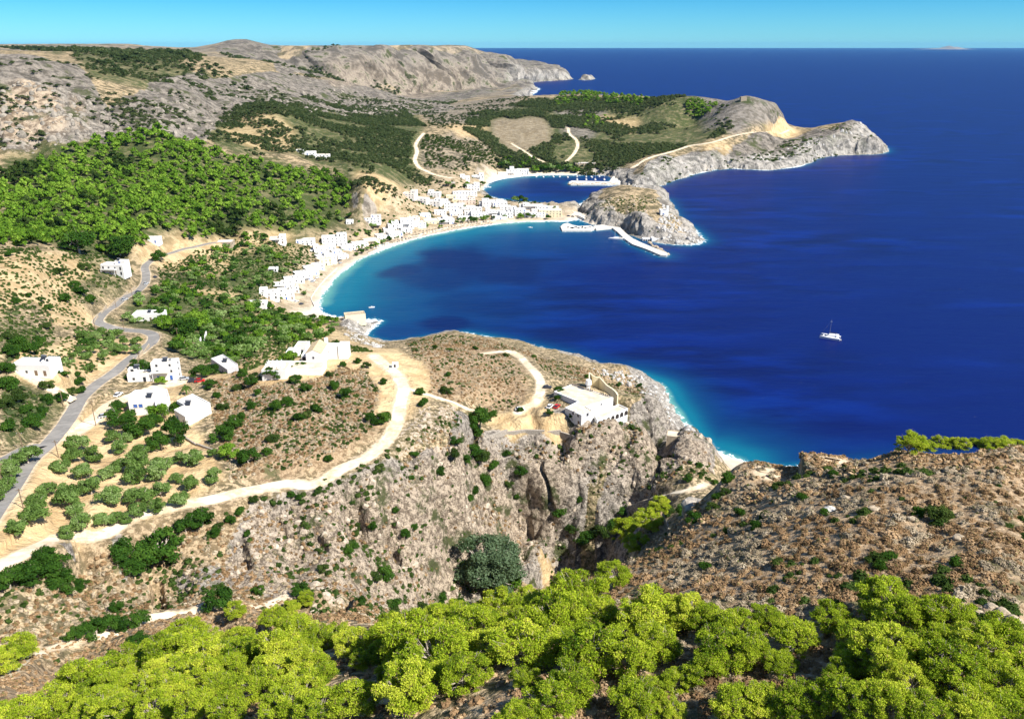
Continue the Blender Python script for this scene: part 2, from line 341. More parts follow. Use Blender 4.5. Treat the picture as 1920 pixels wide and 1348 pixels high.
def blur(m, k):
    for ax in (0, 1):
        c = np.cumsum(np.pad(m, [(k+1, k) if a == ax else (0, 0) for a in (0, 1)], 'edge'), axis=ax)
        m = (np.take(c, range(2*k+1, c.shape[ax]), ax) - np.take(c, range(0, c.shape[ax]-2*k-1), ax))/(2*k+1)
    return m
for l in ZN.strip().split('\n'):
    a, s = l.split('|'); nm, val = a.split(); P = [q[:2] for q in pp(s)]
    xs = [q[0] for q in P]; ys = [q[1] for q in P]
    bb = (Y[:,0] > min(ys)*.9-5) & (Y[:,0] < max(ys)*1.1+5); i0, i1 = np.where(bb)[0][[0,-1]]
    m = inpoly(nwx[i0:i1+1], nwy[i0:i1+1], P).astype(np.float32)*float(val)
    m = blur(m, 3)
    ZM[nm][i0:i1+1] = np.maximum(ZM[nm][i0:i1+1], m)
def addzone(nm, val, P):
    m = blur(inpoly(nwx, nwy, P).astype(np.float32)*val, 2); ZM[nm] = np.maximum(ZM[nm], m)
addzone('dirt', 1.0, [(-13,295),(0,293.5),(10,293),(20,292.5),(27,294),(24,300),(15,306),(6,313),(-6,307),(-13,301)])
hp_ = [PZ(1325,222,60), PZ(1335,186,88), PZ(1400,186,91), PZ(1468,200,72), PZ(1512,238,34), PZ(1440,247,32)]
addzone('grey', 1.0, [(p[0], p[1]+e_) for p, e_ in zip(hp_, (0,180,180,120,60,0))])
ZM['grey'] = np.maximum(ZM['grey'], .85*sstep(2100, 2700, Y).astype(np.float32)*np.clip(.6+.9*fbm(X/300, Y/300, 69, 3), 0, 1).astype(np.float32)); ZM['warm'] = ZM['warm']*(1-.35*sstep(2100, 2700, Y)).astype(np.float32)
# rock bared by steepness and by the surf
gy, gx = np.gradient(Z); 
dzy = gy/(np.gradient(Y, axis=0)+1e-9); dzx = gx/(np.gradient(X, axis=1)+1e-9)
steep = np.hypot(dzx, dzy)
shore = (1-sstep(4, 20+np.clip(Y/60, 0, 40), np.abs(SD)))*(1-beachy)
ZM['rock'] = np.maximum(ZM['rock'], np.maximum(sstep(.75, 1.4, blur(steep.astype(np.float32), 2))*.8*(Y > 170), shore))
ZM['pale'] = np.maximum(ZM['pale'], shore*.9*(SD > -3))
# sand
sandy = np.where((SD < 24) & (SD > -15), np.maximum(1-sstep(40, 75, segdist(X, Y, [p[:2] for p in beach_pts[:6]])[0]), 0), 0)
sandy = np.maximum(sandy, np.where((SD < 18), 1-sstep(20, 45, bd2), 0))
b3 = [q[:2] for q in poly('1300 822;1312 840;1318 870;1312 905;1345 925;1420 900;1450 860;1400 850')]
sandy = np.maximum(sandy, inpoly(X, Y, b3)*1.0)
sandy = blur(sandy.astype(np.float32), 2); sandy = np.clip(sandy, 0, 1); ZM['sand'] = sandy
ZM['rock'] *= np.clip(1-1.1*ZM['dirt'], 0, 1)*(1-.5*ZM['brown']); ZM['rock'] *= 1-sandy; ZM['pale'] *= 1-sandy
# the village floor is light paving and sandy soil
VIL = [q[:2] for q in pp("500 575;490 540;540 505;560 460;640 430;720 395;760 350;880 320;925 325;905 350;900 370;1000 375;1090 392;1062 412;960 412;860 425;760 448;690 474;640 500;600 540;585 575")]
vil = blur(inpoly(X, Y, VIL).astype(np.float32), 3); ZM['wood'] = vil*.8
# ---- relief on top of the smooth ground
rel = np.zeros(X.shape)
rr = ZM['rock']; calm = np.maximum(np.maximum(ZM['sand'], vil), ZM['dirt']*.75)
for k, lam in enumerate((1.6, 4, 10, 24, 60, 150, 380)):
    wgt = sstep(Y*0.0025, Y*0.006, np.full(Y.shape, lam))*(1-sstep(Y*0.07, Y*0.16, np.full(Y.shape, lam)))
    n1 = fbm(X/lam, Y/lam, 300+k, 2); n2 = ridged(X/lam*.8, Y/lam*.8, 400+k, 2)-.62
    big = (1.0 if lam < 20 else .6)*(1-.45*sstep(1100, 1500, Y)*(Y < 3000))
    rel += wgt*lam*(.085*n1*(1-.6*calm)*big + rr*(.30*n2+.14*n1)*big)
# gullies running down the gorge walls and sea cliffs
gul = ridged(X/16+fbm(X/30, Y/30, 61, 2), Y/45, 77, 3)-.6
rel += rr*gul*5*sstep(200, 260, Y)*(1-sstep(500, 900, Y))
rel *= 1-.6*sstep(2200, 3000, Y)
rel *= 1-.62*ZM['brown']*(Y < 230)
rel *= np.clip(1-.5*(1-sstep(90, 230, Y)), .45, 1)
fade = sstep(0, 16, SD)*.8+.2
rel *= np.where(SD > 0, fade, .15)
for s_, w_, d_ in (("1012 1085;1045 1045;1090 1012;1130 990;1180 965;1235 947", 5, 15), ("1076 828;1080 860;1086 900;1090 955", 2.0, 9), ("1062 840;1066 880;1072 920", 1.3, 5), ("955 925;985 960;1010 990", 2.2, 6), ("1000 880;1030 930;1060 985", 1.6, 5), ("668 960;672 990;695 1008;728 1012", 2.6, 6),  # first trench is added so its walls shade the ravine floor
                   ("736 985;745 1010;742 1040", 1.5, 4), ("292 1090;296 1115;300 1150", 1.6, 5), ("600 1000;610 1040", 1.3, 3), ("450 1010;458 1060", 1.5, 4), ("1160 840;1165 880", 1.2, 4), ("1225 850;1235 890", 1.2, 4), ("890 880;930 940", 1.6, 4), ("520 960;530 1000", 1.3, 3)):
    L_ = [q[:2] for q in pp(s_)]; i0, i1 = np.searchsorted(Y[:,0], [min(q[1] for q in L_)-12, max(q[1] for q in L_)+12]); d0, _ = segdist(X[i0:i1]+1.5*fbm(X[i0:i1]/3, Y[i0:i1]/3, 97, 3), Y[i0:i1], L_)
    rel[i0:i1] -= d_*(1-sstep(w_*.5, w_*1.5, d0))
# calm the ground round roads and the building plots
road_m = np.zeros(X.shape, np.float32); roadz = np.zeros(X.shape); verge = np.zeros(X.shape, np.float32)
for name, kind, wdt, Q in road_w:
    lo, hi = Q[:,1].min()-35, Q[:,1].max()+35
    i0, i1 = np.searchsorted(Y[:,0], [max(lo, 24), hi]); sub = slice(i0, min(i1+1, NV))
    xs, ys = X[sub], Y[sub]; best = np.full(xs.shape, 1e9); bz = np.zeros(xs.shape)
    m = (xs > Q[:,0].min()-25) & (xs < Q[:,0].max()+25)
    st = Q[::2]; d, t = segdist(xs[m], ys[m], st)
    zi = np.interp(t, range(len(st)), st[:,2]); best[m] = d; bz[m] = zi
    far = max(1.0, 1)
    k = 1-sstep(wdt*.5+.6, wdt*.5+(7.5 if wdt > 3 else 3), best); better = k > road_m[sub]
    roadz[sub] = np.where(better, bz, roadz[sub]); road_m[sub] = np.maximum(road_m[sub], k)
    verge[sub] = np.maximum(verge[sub], (1-sstep(wdt*.5-.2, wdt*.5+1.3, best))*(.9))
PLOTS = []                       # (x, y, radius, z): level ground under each building
def plot(x, y, r, z):
    PLOTS.append((x, y, r, z))
for px_, py_, R_, dz_ in ((1100,775,21,0),(1122,808,6,-1.2),(1150,797,7,-2.2),(1174,786,6,-2.2),(590,688,11,0),(525,700,9,0),(640,672,8,0),(985,788,15,0),(945,795,9,0),(1020,785,12,0),(1045,765,12,0),(275,765,14,0),(355,780,11,0),(311,705,8,0),(262,712,8,0),(418,690,9,0),(65,700,15,0),(212,510,9,0),(277,600,9,0)):
    a_, b_, c_ = at(px_, py_); PLOTS.append((a_, b_, R_, c_+dz_))
Z2 = Z + rel
for a_, b_, R_, c_ in PLOTS:
    k_ = 1-sstep(R_, R_*1.5+3, np.hypot(X-a_, Y-b_)); Z2 = Z2*(1-k_)+(c_+.35*(Z-c_)*sstep(R_*.5, R_, np.hypot(X-a_, Y-b_)))*k_
cap_ = 197+5*fbm(X/160, Y/160, 68, 3); kc_ = sstep(-.30, -.25, X/Y)*sstep(2300, 2700, Y); Z2 = Z2*(1-kc_)+np.minimum(Z2, cap_)*kc_
Z2 = np.where(SD > 45, np.maximum(Z2, 4+2*fbm(X/40, Y/40, 66, 2)), Z2)
Z2 = Z2*(1-road_m) + roadz*road_m
ZM['road'] = verge
# ------------------------------------------------------------------ materials
def new_mat(name):
    m = bpy.data.materials.new(name); m.use_nodes = True; n = m.node_tree; n.nodes.clear(); return m, n
def N(n, t, **kw):
    o = n.nodes.new(t)
    for k, v in kw.items():
        if k.startswith('i_'):
            o.inputs[k[2:].replace('_', ' ')].default_value = v
        else: setattr(o, k, v)
    return o
def mathn(n, op, a, b=None, c=None, clamp=False):
    o = n.nodes.new('ShaderNodeMath'); o.operation = op; o.use_clamp = clamp
    for i, v in enumerate((a, b, c)):
        if v is None: continue
        if isinstance(v, (int, float)): o.inputs[i].default_value = v
        else: n.links.new(v, o.inputs[i])
    return o.outputs[0]
def mixc(n, f, a, b):
    o = n.nodes.new('ShaderNodeMix'); o.data_type = 'RGBA'
    for s, v in ((o.inputs[0], f), (o.inputs[6], a), (o.inputs[7], b)):
        if isinstance(v, (tuple, list)): s.default_value = (*v, 1) if len(v) == 3 else v
        elif isinstance(v, (int, float)): s.default_value = v
        else: n.links.new(v, s)
    return o.outputs[2]
def noise(n, vec, scale, detail=4, rough=.6, w=None):
    o = n.nodes.new('ShaderNodeTexNoise'); o.inputs['Scale'].default_value = scale; o.inputs['Detail'].default_value = detail
    o.inputs['Roughness'].default_value = rough; n.links.new(vec, o.inputs['Vector']); return o.outputs[0]
def ramp(n, f, lo, hi):
    o = n.nodes.new('ShaderNodeMapRange'); o.interpolation_type = 'SMOOTHSTEP'
    o.inputs['From Min'].default_value = lo; o.inputs['From Max'].default_value = hi
    n.links.new(f, o.inputs['Value']); return o.outputs['Result']
def finish(n, col, rough=.9, bump=None, bd=.2, spec=.2, bs=1.0):
    b = n.nodes.new('ShaderNodeBsdfPrincipled'); o = n.nodes.new('ShaderNodeOutputMaterial')
    if isinstance(col, (tuple, list)): b.inputs['Base Color'].default_value = (*col, 1)
    else: n.links.new(col, b.inputs['Base Color'])
    if isinstance(rough, (int, float)): b.inputs['Roughness'].default_value = rough
    else: n.links.new(rough, b.inputs['Roughness'])
    b.inputs['Specular IOR Level'].default_value = spec
    if bump is not None:
        u = n.nodes.new('ShaderNodeBump'); u.inputs['Distance'].default_value = bd; u.inputs['Strength'].default_value = bs
        n.links.new(bump, u.inputs['Height']); n.links.new(u.outputs[0], b.inputs['Normal'])
    n.links.new(b.outputs[0], o.inputs[0]); return b
def simple(name, col, rough=.8, var=.15, scale=2.0, bd=0.0, spec=.3, metal=0):
    m, n = new_mat(name); tc = N(n, 'ShaderNodeTexCoord'); f = noise(n, tc.outputs['Object'], scale, 5, .65)
    c = mixc(n, ramp(n, f, .25, .75), tuple(v*(1-var) for v in col), tuple(min(1, v*(1+var)) for v in col))
    b = finish(n, c, rough, f if bd else None, bd, spec); b.inputs['Metallic'].default_value = metal
    return m
# ---- ground
gm, n = new_mat('ground_soil_and_rock')
geo = N(n, 'ShaderNodeNewGeometry'); pos = geo.outputs['Position']
a1 = N(n, 'ShaderNodeAttribute', attribute_name='za'); a2 = N(n, 'ShaderNodeAttribute', attribute_name='zb'); a3 = N(n, 'ShaderNodeAttribute', attribute_name='zc')
s1 = N(n, 'ShaderNodeSeparateColor'); s2 = N(n, 'ShaderNodeSeparateColor'); s3 = N(n, 'ShaderNodeSeparateColor')
for a, s in ((a1, s1), (a2, s2), (a3, s3)): n.links.new(a.outputs['Color'], s.inputs[0])
rock, green, dirt = s1.outputs; warm, pale, brown = s2.outputs; grey, field, road = s3.outputs
sand = a1.outputs['Alpha']; paved = a2.outputs['Alpha']; dist = a3.outputs['Alpha']
# scale of detail grows with distance from the bay viewpoint: stored on the land as 'dist' (km)
n1 = noise(n, pos, .55, 6, .7); n2 = noise(n, pos, .09, 6, .68); n3 = noise(n, pos, .018, 6, .65); n4 = noise(n, pos, 2.2, 4, .7); n5 = noise(n, pos, .005, 5, .6)
fine = mixc(n, ramp(n, dist, .25, .8), n1, n2); fine = mixc(n, ramp(n, dist, 1.6, 4.0), fine, n3)
N_ = lambda a, b, f, lo, hi: mixc(n, ramp(n, f, lo, hi), a, b)
soil = N_((.36,.26,.15), (.56,.43,.27), n1, .35, .65)
scrub = N_((.13,.11,.06), (.28,.22,.13), fine, .42, .60)
base = mixc(n, ramp(n, fine, .46, .58), scrub, soil)
base = N_(base, (.16,.15,.07), n2, .56, .70)
gcol = N_((.050,.075,.020), (.21,.18,.10), fine, .50, .66)
gcol = N_((.040,.060,.016), gcol, n3, .35, .55)
base = mixc(n, mathn(n, 'MULTIPLY', green, .9), base, gcol)
br = N_((.22,.15,.085), (.40,.29,.18), n1, .38, .60); br = N_(br, (.60,.48,.33), n4, .56, .70); br = N_(br, (.12,.115,.055), n2, .54, .66); br = N_(br, (.10,.085,.06), n1, .62, .74)
base = mixc(n, brown, base, br)
gr = N_((.13,.115,.09), (.26,.23,.195), fine, .40, .62); gr = N_(gr, (.06,.075,.03), n3, .55, .68)
base = mixc(n, grey, base, gr)
fl = N_((.21,.165,.10), (.30,.25,.17), fine, .40, .62); base = mixc(n, field, base, fl)
dc = N_((.48,.33,.17), (.66,.50,.28), n2, .35, .65); dc = N_(dc, (.70,.60,.42), n1, .60, .75)
base = mixc(n, mathn(n, 'MULTIPLY', dirt, 1.0), base, dc)
rk = N_((.16,.14,.12), (.44,.39,.33), fine, .40, .60); rk = mixc(n, mathn(n, 'MULTIPLY', ramp(n, dist, .7, 1.2), .8), rk, N_((.095,.085,.068), (.26,.225,.185), fine, .40, .60)); rk = N_(rk, (.10,.085,.065), n1, .58, .70)
wr = N_((.20,.145,.095), (.56,.44,.31), fine, .40, .60); rk = mixc(n, warm, rk, wr)
rk = N_(rk, (.075,.085,.035), mixc(n, ramp(n, dist, .3, 1.0), n2, n3), .54, .64)
pl = N_((.19,.18,.16), (.52,.485,.43), fine, .38, .60); rk = mixc(n, mathn(n, 'MULTIPLY', pale, .75), rk, pl)
base = mixc(n, ramp(n, mathn(n, 'ADD', rock, mathn(n, 'MULTIPLY', mathn(n, 'SUBTRACT', fine, .5), 1.1)), .32, .52), base, rk)
base = mixc(n, sand, base, N_((.56,.47,.37), (.72,.62,.50), n2, .35, .65))
base = mixc(n, paved, base, N_(N_((.26,.20,.12), (.46,.36,.25), n2, .38, .60), (.08,.10,.04), n1, .52, .64))
base = mixc(n, road, base, N_((.55,.41,.27), (.74,.62,.45), n1, .35, .65))
rfac = ramp(n, rock, .3, .7)
base = mixc(n, mathn(n, 'MULTIPLY', rfac, mathn(n, 'MULTIPLY', ramp(n, n4, .47, .39), .8)), base, (.055,.05,.04))  # crevice shade painted dark into the rock colour's low spots
hm = mathn(n, 'ADD', mathn(n, 'MULTIPLY', n1, .8), mathn(n, 'MULTIPLY', n2, 3.5)); hm = mathn(n, 'ADD', hm, mathn(n, 'MULTIPLY', n3, 14.0))
hm = mathn(n, 'ADD', hm, mathn(n, 'MULTIPLY', mathn(n, 'MULTIPLY', n4, rfac), .5))
calm_ = mathn(n, 'MAXIMUM', mathn(n, 'MAXIMUM', sand, road), mathn(n, 'MULTIPLY', paved, .85))
gb = finish(n, base, .95, hm, 1.0, .1, .8)
for k_ in n.nodes:
    if k_.bl_idname == 'ShaderNodeBump': n.links.new(mathn(n, 'MULTIPLY', mathn(n, 'SUBTRACT', 1.0, calm_), .8), k_.inputs['Strength'])

# ------------------------------------------------------------------ linking meshes
def put(o, parent=None):
    C.collection.objects.link(o)
    if parent is not None: o.parent = parent
    return o
def tag(o, label=None, cat=None, group=None, kind=None):
    if label: o['label'] = label
    if cat: o['category'] = cat
    if group: o['group'] = group
    if kind: o['kind'] = kind
    return o
def npmesh(name, co, faces, mats, smooth=False, mi=None):
    """faces: (n,3) or (n,4) int array"""
    me = bpy.data.meshes.new(name); co = np.asarray(co, np.float32); faces = np.asarray(faces, np.int32)
    k = faces.shape[1]; nf = len(faces)
    me.vertices.add(len(co)); me.vertices.foreach_set('co', co.ravel())
    me.loops.add(nf*k); me.loops.foreach_set('vertex_index', faces.ravel())
    me.polygons.add(nf); me.polygons.foreach_set('loop_start', np.arange(0, nf*k, k, dtype=np.int32))
    me.polygons.foreach_set('loop_total', np.full(nf, k, np.int32))
    if mi is not None: me.polygons.foreach_set('material_index', np.asarray(mi, np.int32))
    me.polygons.foreach_set('use_smooth', np.full(nf, smooth))
    me.update(calc_edges=True)
    for m in (mats if isinstance(mats, (list, tuple)) else [mats]): me.materials.append(m)
    return me
def nobj(name, *a, parent=None, **k):
    return put(bpy.data.objects.new(name, npmesh(name, *a, **k)), parent)
def setcol(me, name, rgba):
    at_ = me.attributes.new(name, 'FLOAT_COLOR', 'POINT'); at_.data.foreach_set('color', np.asarray(rgba, np.float32).ravel())

# ------------------------------------------------------------------ land
ground_noise_x = rr*(fbm(X/7, Z2/7+Y/20, 501, 3))*3.2*sstep(180, 260, Y)*(1-sstep(600, 1000, Y))*sstep(2, 10, SD)*(1-road_m)
def build_land():
    GX = X + ground_noise_x
    co = np.stack([GX.ravel(), Y.ravel(), Z2.ravel()], 1)
    idx = np.arange(NU*NV).reshape(NV, NU)
    f = np.stack([idx[:-1,:-1], idx[:-1,1:], idx[1:,1:], idx[1:,:-1]], -1).reshape(-1, 4)
    zf = np.maximum.reduce([Z2.ravel()[f[:,k]] for k in range(4)])
    f = f[zf > -2.2]
    used = np.zeros(len(co), bool); used[f.ravel()] = True
    rem = np.cumsum(used)-1
    o = nobj('ground', co[used], rem[f], gm, smooth=True); tag(o, kind='structure')
    z_ = lambda k: ZM[k].ravel()[used]
    setcol(o.data, 'za', np.stack([z_('rock'), z_('green'), z_('dirt'), z_('sand')], 1))
    setcol(o.data, 'zb', np.stack([z_('warm'), z_('pale'), z_('brown'), z_('wood')], 1))
    dd = np.hypot(X, Y).ravel()[used]/1000
    setcol(o.data, 'zc', np.stack([z_('grey'), z_('field'), z_('road'), dd], 1))
def ribbon(name, kind, wdt, Q, mat):
    T = np.gradient(Q[:,:2], axis=0); T /= np.linalg.norm(T, axis=1)[:,None]+1e-9; Nn = np.c_[-T[:,1], T[:,0]]
    ws = np.linspace(-.5, .5, 5); jit = np.array([fbm(np.arange(len(Q))/3.0, np.full(len(Q), 7.0*s), 33, 3) for s in (1, 2)])
    if kind == 'asphalt': jit = jit*0.15
    co = []
    for k, s in enumerate(ws):
        off = s*wdt*(1+.35*(jit[0] if s < 0 else jit[1]))
        p = Q[:,:2]+Nn*off[:,None]; co.append(np.c_[p, Q[:,2]+.05+ .03*(1-abs(s)*2)])
    co = np.stack(co, 1).reshape(-1, 3); n_ = len(Q)
    i = np.arange((n_-1)*4); a = (i//4)*5+i % 4
    f = np.stack([a, a+1, a+6, a+5], 1)[:, ::-1]
    return tag(nobj(name, co, f, mat, smooth=True), kind='structure')
asphalt, n = new_mat('worn_asphalt'); g = N(n, 'ShaderNodeNewGeometry'); f1 = noise(n, g.outputs[0], .6, 6, .7); f2 = noise(n, g.outputs[0], .07, 3, .6)
c = mixc(n, ramp(n, f1, .35, .65), (.21,.20,.185), (.27,.255,.235)); c = mixc(n, ramp(n, f2, .5, .6), c, (.31,.29,.265)); finish(n, c, .95, f1, .02)
track, n = new_mat('pale_dirt_track'); g = N(n, 'ShaderNodeNewGeometry'); f1 = noise(n, g.outputs[0], .5, 6, .7); f2 = noise(n, g.outputs[0], .09, 3, .6)
c = mixc(n, ramp(n, f1, .35, .65), (.56,.42,.27), (.76,.64,.46)); c = mixc(n, ramp(n, f2, .45, .6), c, (.80,.70,.53)); finish(n, c, .95, f1, .1)

def vn3(x, y, z, s=0):
    def h(i, j, k): return _hash(i+k*1619, j-k*3571, s)
    xi, yi, zi = np.floor(x), np.floor(y), np.floor(z); fx, fy, fz = x-xi, y-yi, z-zi
    fx = fx*fx*(3-2*fx); fy = fy*fy*(3-2*fy); fz = fz*fz*(3-2*fz); xi = xi.astype(np.int64); yi = yi.astype(np.int64); zi = zi.astype(np.int64)
    r = 0
    for dz, wz in ((0, 1-fz), (1, fz)):
        r = r + wz*((h(xi, yi, zi+dz)*(1-fx)+h(xi+1, yi, zi+dz)*fx)*(1-fy)+(h(xi, yi+1, zi+dz)*(1-fx)+h(xi+1, yi+1, zi+dz)*fx)*fy)
    return r
def crag(name, ua, ub, ya, yb, nu, nt, amp, lam, mfun, up_=.35, seed=900):
    """a closer-meshed rock face laid on the land: columns, fissures and broken ledges pushed out of the slope"""
    u = np.linspace(ua, ub, nu)[:,None]; y = np.exp(np.linspace(math.log(ya), math.log(yb), 1400))[None]; x = u*y; yy = y+0*x; z = hlook(Z2, x, yy)
    sl = np.cumsum(np.hypot(np.diff(yy, axis=1, prepend=yy[:,:1]), np.diff(z, axis=1, prepend=z[:,:1])), axis=1)
    P = np.empty((nu, nt, 3))
    for i in range(nu):
        t = np.linspace(0, sl[i,-1], nt); P[i,:,1] = np.interp(t, sl[i], yy[i]); P[i,:,2] = np.interp(t, sl[i], z[i])
    P[:,:,0] = u*P[:,:,1]
    B = np.stack([blur(P[:,:,k], 9) for k in range(3)], -1); a = np.gradient(B, axis=0); b_ = np.gradient(B, axis=1); Nn = np.cross(a, b_); Nn /= np.linalg.norm(Nn, axis=2)[...,None]+1e-9
    Nn[Nn[:,:,2] < 0] *= -1; Nn[:,:,2] *= up_; 
    m = blur(mfun(P[:,:,0], P[:,:,1], P[:,:,2], 1-Nn[:,:,2]/up_), 4); e = np.ones_like(m); k = 10
    for q in range(k): e[q] *= q/k; e[-1-q] *= q/k; e[:,q] *= q/k; e[:,-1-q] *= q/k
    m = np.clip(m*e, 0, 1)
    X_, Y_, Z_ = P[:,:,0]/lam, P[:,:,1]/lam, P[:,:,2]/lam
    wob_ = vn3(X_*.6, Y_*.6, Z_*.6, 3)*1.4
    col = 1-np.abs(vn3(X_+wob_, Y_, Z_*.22+wob_, seed)*2-1); fis = np.minimum(np.abs(vn3(X_*.8+wob_*.6, Y_*.8, Z_*.16, seed+5)*2-1)/.14, 1)
    led = vn3(X_*.5, Y_*.5, Z_*1.5+wob_, seed+9); f1 = vn3(X_*2.6, Y_*2.6, Z_*2.0, seed+2)-.5; f2 = vn3(X_*6, Y_*6, Z_*5, seed+4)-.5
    d = amp*(.75*col+.55*led+.5*f1+.26*f2-.95*(1-fis)-.25)
    Q = P+Nn*(d*m-(1-m)*.05*lam*.5)[...,None]; Q[:,:,2] -= (1-m)*.12*lam**.5
    idx = np.arange(nu*nt).reshape(nu, nt); f = np.stack([idx[:-1,:-1], idx[1:,:-1], idx[1:,1:], idx[:-1,1:]], -1).reshape(-1,4)
    keep = np.maximum.reduce([m.ravel()[f[:,k]] for k in range(4)]) > .04; f = f[keep]; used = np.zeros(nu*nt, bool); used[f.ravel()] = True; rem = np.cumsum(used)-1
    o = nobj(name, Q.reshape(-1,3)[used], rem[f], gm, smooth=False); tag(o, kind='structure')
    g_ = lambda k: np.clip(hlook(ZM[k], P[:,:,0], P[:,:,1]).ravel()[used], 0, 1)
    setcol(o.data, 'za', np.stack([np.maximum(g_('rock'), .75), g_('green')*.3, g_('dirt')*.2, g_('sand')*0], 1)); setcol(o.data, 'zb', np.stack([g_('warm'), g_('pale'), g_('brown')*.3, g_('wood')*0], 1))
    setcol(o.data, 'zc', np.stack([g_('grey'), g_('field'), g_('road')*0, np.hypot(P[:,:,0], P[:,:,1]).ravel()[used]/1000], 1))
def build_crags():
    calm_m = lambda x, y: np.clip(1-1.6*hlook(ZM['dirt'], x, y), 0, 1)*(hlook(road_m, x, y) < .05)*np.prod([np.clip((np.hypot(x-a_, y-b__)-R_*.9)/(R_*.3), 0, 1) for a_, b__, R_, c_ in PLOTS], axis=0)
    rk_m = lambda x, y, z, s: sstep(.25, .6, hlook(ZM['rock'], x, y))*calm_m(x, y)*(.35+.65*sstep(-.12, .02, x/y+.25*fbm(x/18, y/18, 881, 3)))
    crag('gorge_wall', -.36, .33, 195, 345, 560, 420, 3.4, 9.0, rk_m)
    crag('shore_rocks', .02, .30, 345, 640, 420, 260, 1.6, 6.0, lambda x, y, z, s: sstep(.35, .7, hlook(ZM['pale'], x, y))*sstep(.2, 1.5, z))
    crag('islet_rocks', .08, .27, 880, 1150, 360, 240, 4.2, 12, lambda x, y, z, s: sstep(.2, .6, hlook(ZM['rock'], x, y))*sstep(.5, 3, z))
    crag('headland_cliffs', .12, .46, 1180, 1900, 560, 260, 7, 24, lambda x, y, z, s: sstep(.3, .7, hlook(ZM['rock'], x, y))*sstep(.5, 4, z), seed=930)
    crag('inland_cliffs', -.68, -.28, 850, 1150, 420, 260, 11, 40, lambda x, y, z, s: sstep(.3, .7, hlook(ZM['rock'], x, y))*np.clip(s*3, 0, 1), seed=950)
    crag('far_ridges', -.5, .02, 1150, 3000, 420, 260, 15, 65, lambda x, y, z, s: sstep(.3, .7, hlook(ZM['rock'], x, y))*.8, seed=970)
    crag('far_sea_cliffs', -.30, .06, 3000, 5900, 520, 260, 75, 170, lambda x, y, z, s: sstep(.3, .7, hlook(ZM['rock'], x, y))*sstep(1, 20, z)*np.clip(s*7, 0, 1), seed=990)

# ------------------------------------------------------------------ sea
def build_sea():
    un = np.r_[-8, -5, -3, -2, -1.4, np.linspace(-.95, .95, 560), 1.4, 2, 3, 5, 8]
    vn = np.r_[np.linspace(math.log(20), math.log(3000), 560), np.linspace(math.log(3100), math.log(60000), 120)]
    SU, SVv = np.meshgrid(un, vn); sx = SU*np.exp(SVv); sy = np.exp(SVv)
    d = np.full(sx.shape, 1e9); ins = np.zeros(sx.shape, bool)
    for L in LANDS:
        dd, _ = segdist(sx, sy, L, True); d = np.minimum(d, dd); ins |= inpoly(sx, sy, L)
    for L in QUAYS:
        dd, _ = segdist(sx, sy, L, True); d = np.minimum(d, dd+3)
    d = np.where(ins, 0, d)
    bdist, _ = segdist(sx, sy, [p[:2] for p in beach_pts[:6]]); b2, _ = segdist(sx, sy, [p[:2] for p in beach_pts[6:9]]); b3_, _ = segdist(sx, sy, [p[:2] for p in beach_pts[9:]])
    # how shallow the bed is (1 at the waterline)
    bay = .55*np.exp(-np.minimum(bdist, 1e4)/22)+.48*np.exp(-(bdist/170)**1.5); nb = .5*np.exp(-b2/25)+.22*np.exp(-b2/150); sb = .70*np.exp(-b3_/20)+.26*np.exp(-b3_/70)
    rock_s = .62*np.exp(-d/9)+.16*np.exp(-d/40)
    near_coast = np.array(poly("1280 800;1262 750;1240 725")); nd, _ = segdist(sx, sy, near_coast); rock_s = rock_s + .36*np.exp(-nd/22)
    sh = np.clip(np.maximum(np.maximum(bay, nb), np.maximum(sb, rock_s)), 0, 1)
    # weed beds lying dark on the bay floor
    wd = fbm(sx/60, sy/60, 711, 4)
    weed = np.zeros(sx.shape)
    for px, py, rx, ry, a in ((860,480,80,30,1),(820,520,60,18,.7),(960,500,60,28,.9),(760,505,40,12,.8),(840,605,50,10,1),(930,570,90,20,.5),(790,440,20,6,.4),(1010,350,50,8,.6),(1070,362,50,7,.6)):
        c0 = PZ(px, py, 0); cx = PZ(px+rx, py, 0)[0]-c0[0]; cy = PZ(px, py-ry, 0)[1]-c0[1]
        weed = np.maximum(weed, a*sstep(1.35, .55, np.hypot((sx-c0[0])/cx, (sy-c0[1])/cy)+wd*.9))
    foam = np.clip(1-d/ (4.2+sy/250), 0, 1)*(.80+.55*fbm(sx/30, sy/30, 733, 2))
    o = nobj('sea', np.stack([sx.ravel(), sy.ravel(), np.zeros(sx.size)], 1),
             (lambda ix: np.stack([ix[:-1,:-1], ix[:-1,1:], ix[1:,1:], ix[1:,:-1]], -1).reshape(-1, 4))(np.arange(sx.size).reshape(sx.shape)), sea_mat, smooth=True)
    setcol(o.data, 'sea', np.stack([sh, weed, foam, np.clip(np.hypot(sx, sy)/20000, 0, 1)], -1).reshape(-1, 4))
    tag(o, kind='structure')
sea_mat, n = new_mat('sea_water'); g = N(n, 'ShaderNodeNewGeometry'); a = N(n, 'ShaderNodeAttribute', attribute_name='sea'); s = N(n, 'ShaderNodeSeparateColor'); n.links.new(a.outputs['Color'], s.inputs[0])
sh, wee, foa = s.outputs; far = a.outputs['Alpha']
mp = N(n, 'ShaderNodeMapping'); mp.inputs['Scale'].default_value = (.35, 1, 1); mp.inputs['Rotation'].default_value = (0, 0, math.radians(-12)); n.links.new(g.outputs[0], mp.inputs[0])
w1 = noise(n, mp.outputs[0], .25, 4, .65); w2 = noise(n, mp.outputs[0], .035, 4, .6); w3 = noise(n, mp.outputs[0], .006, 4, .6)
deep = mixc(n, ramp(n, w2, .35, .68), (.0001,.0035,.060), (.0003,.0125,.150)); deep = mixc(n, ramp(n, w3, .42, .60), deep, (.0001,.0060,.090))
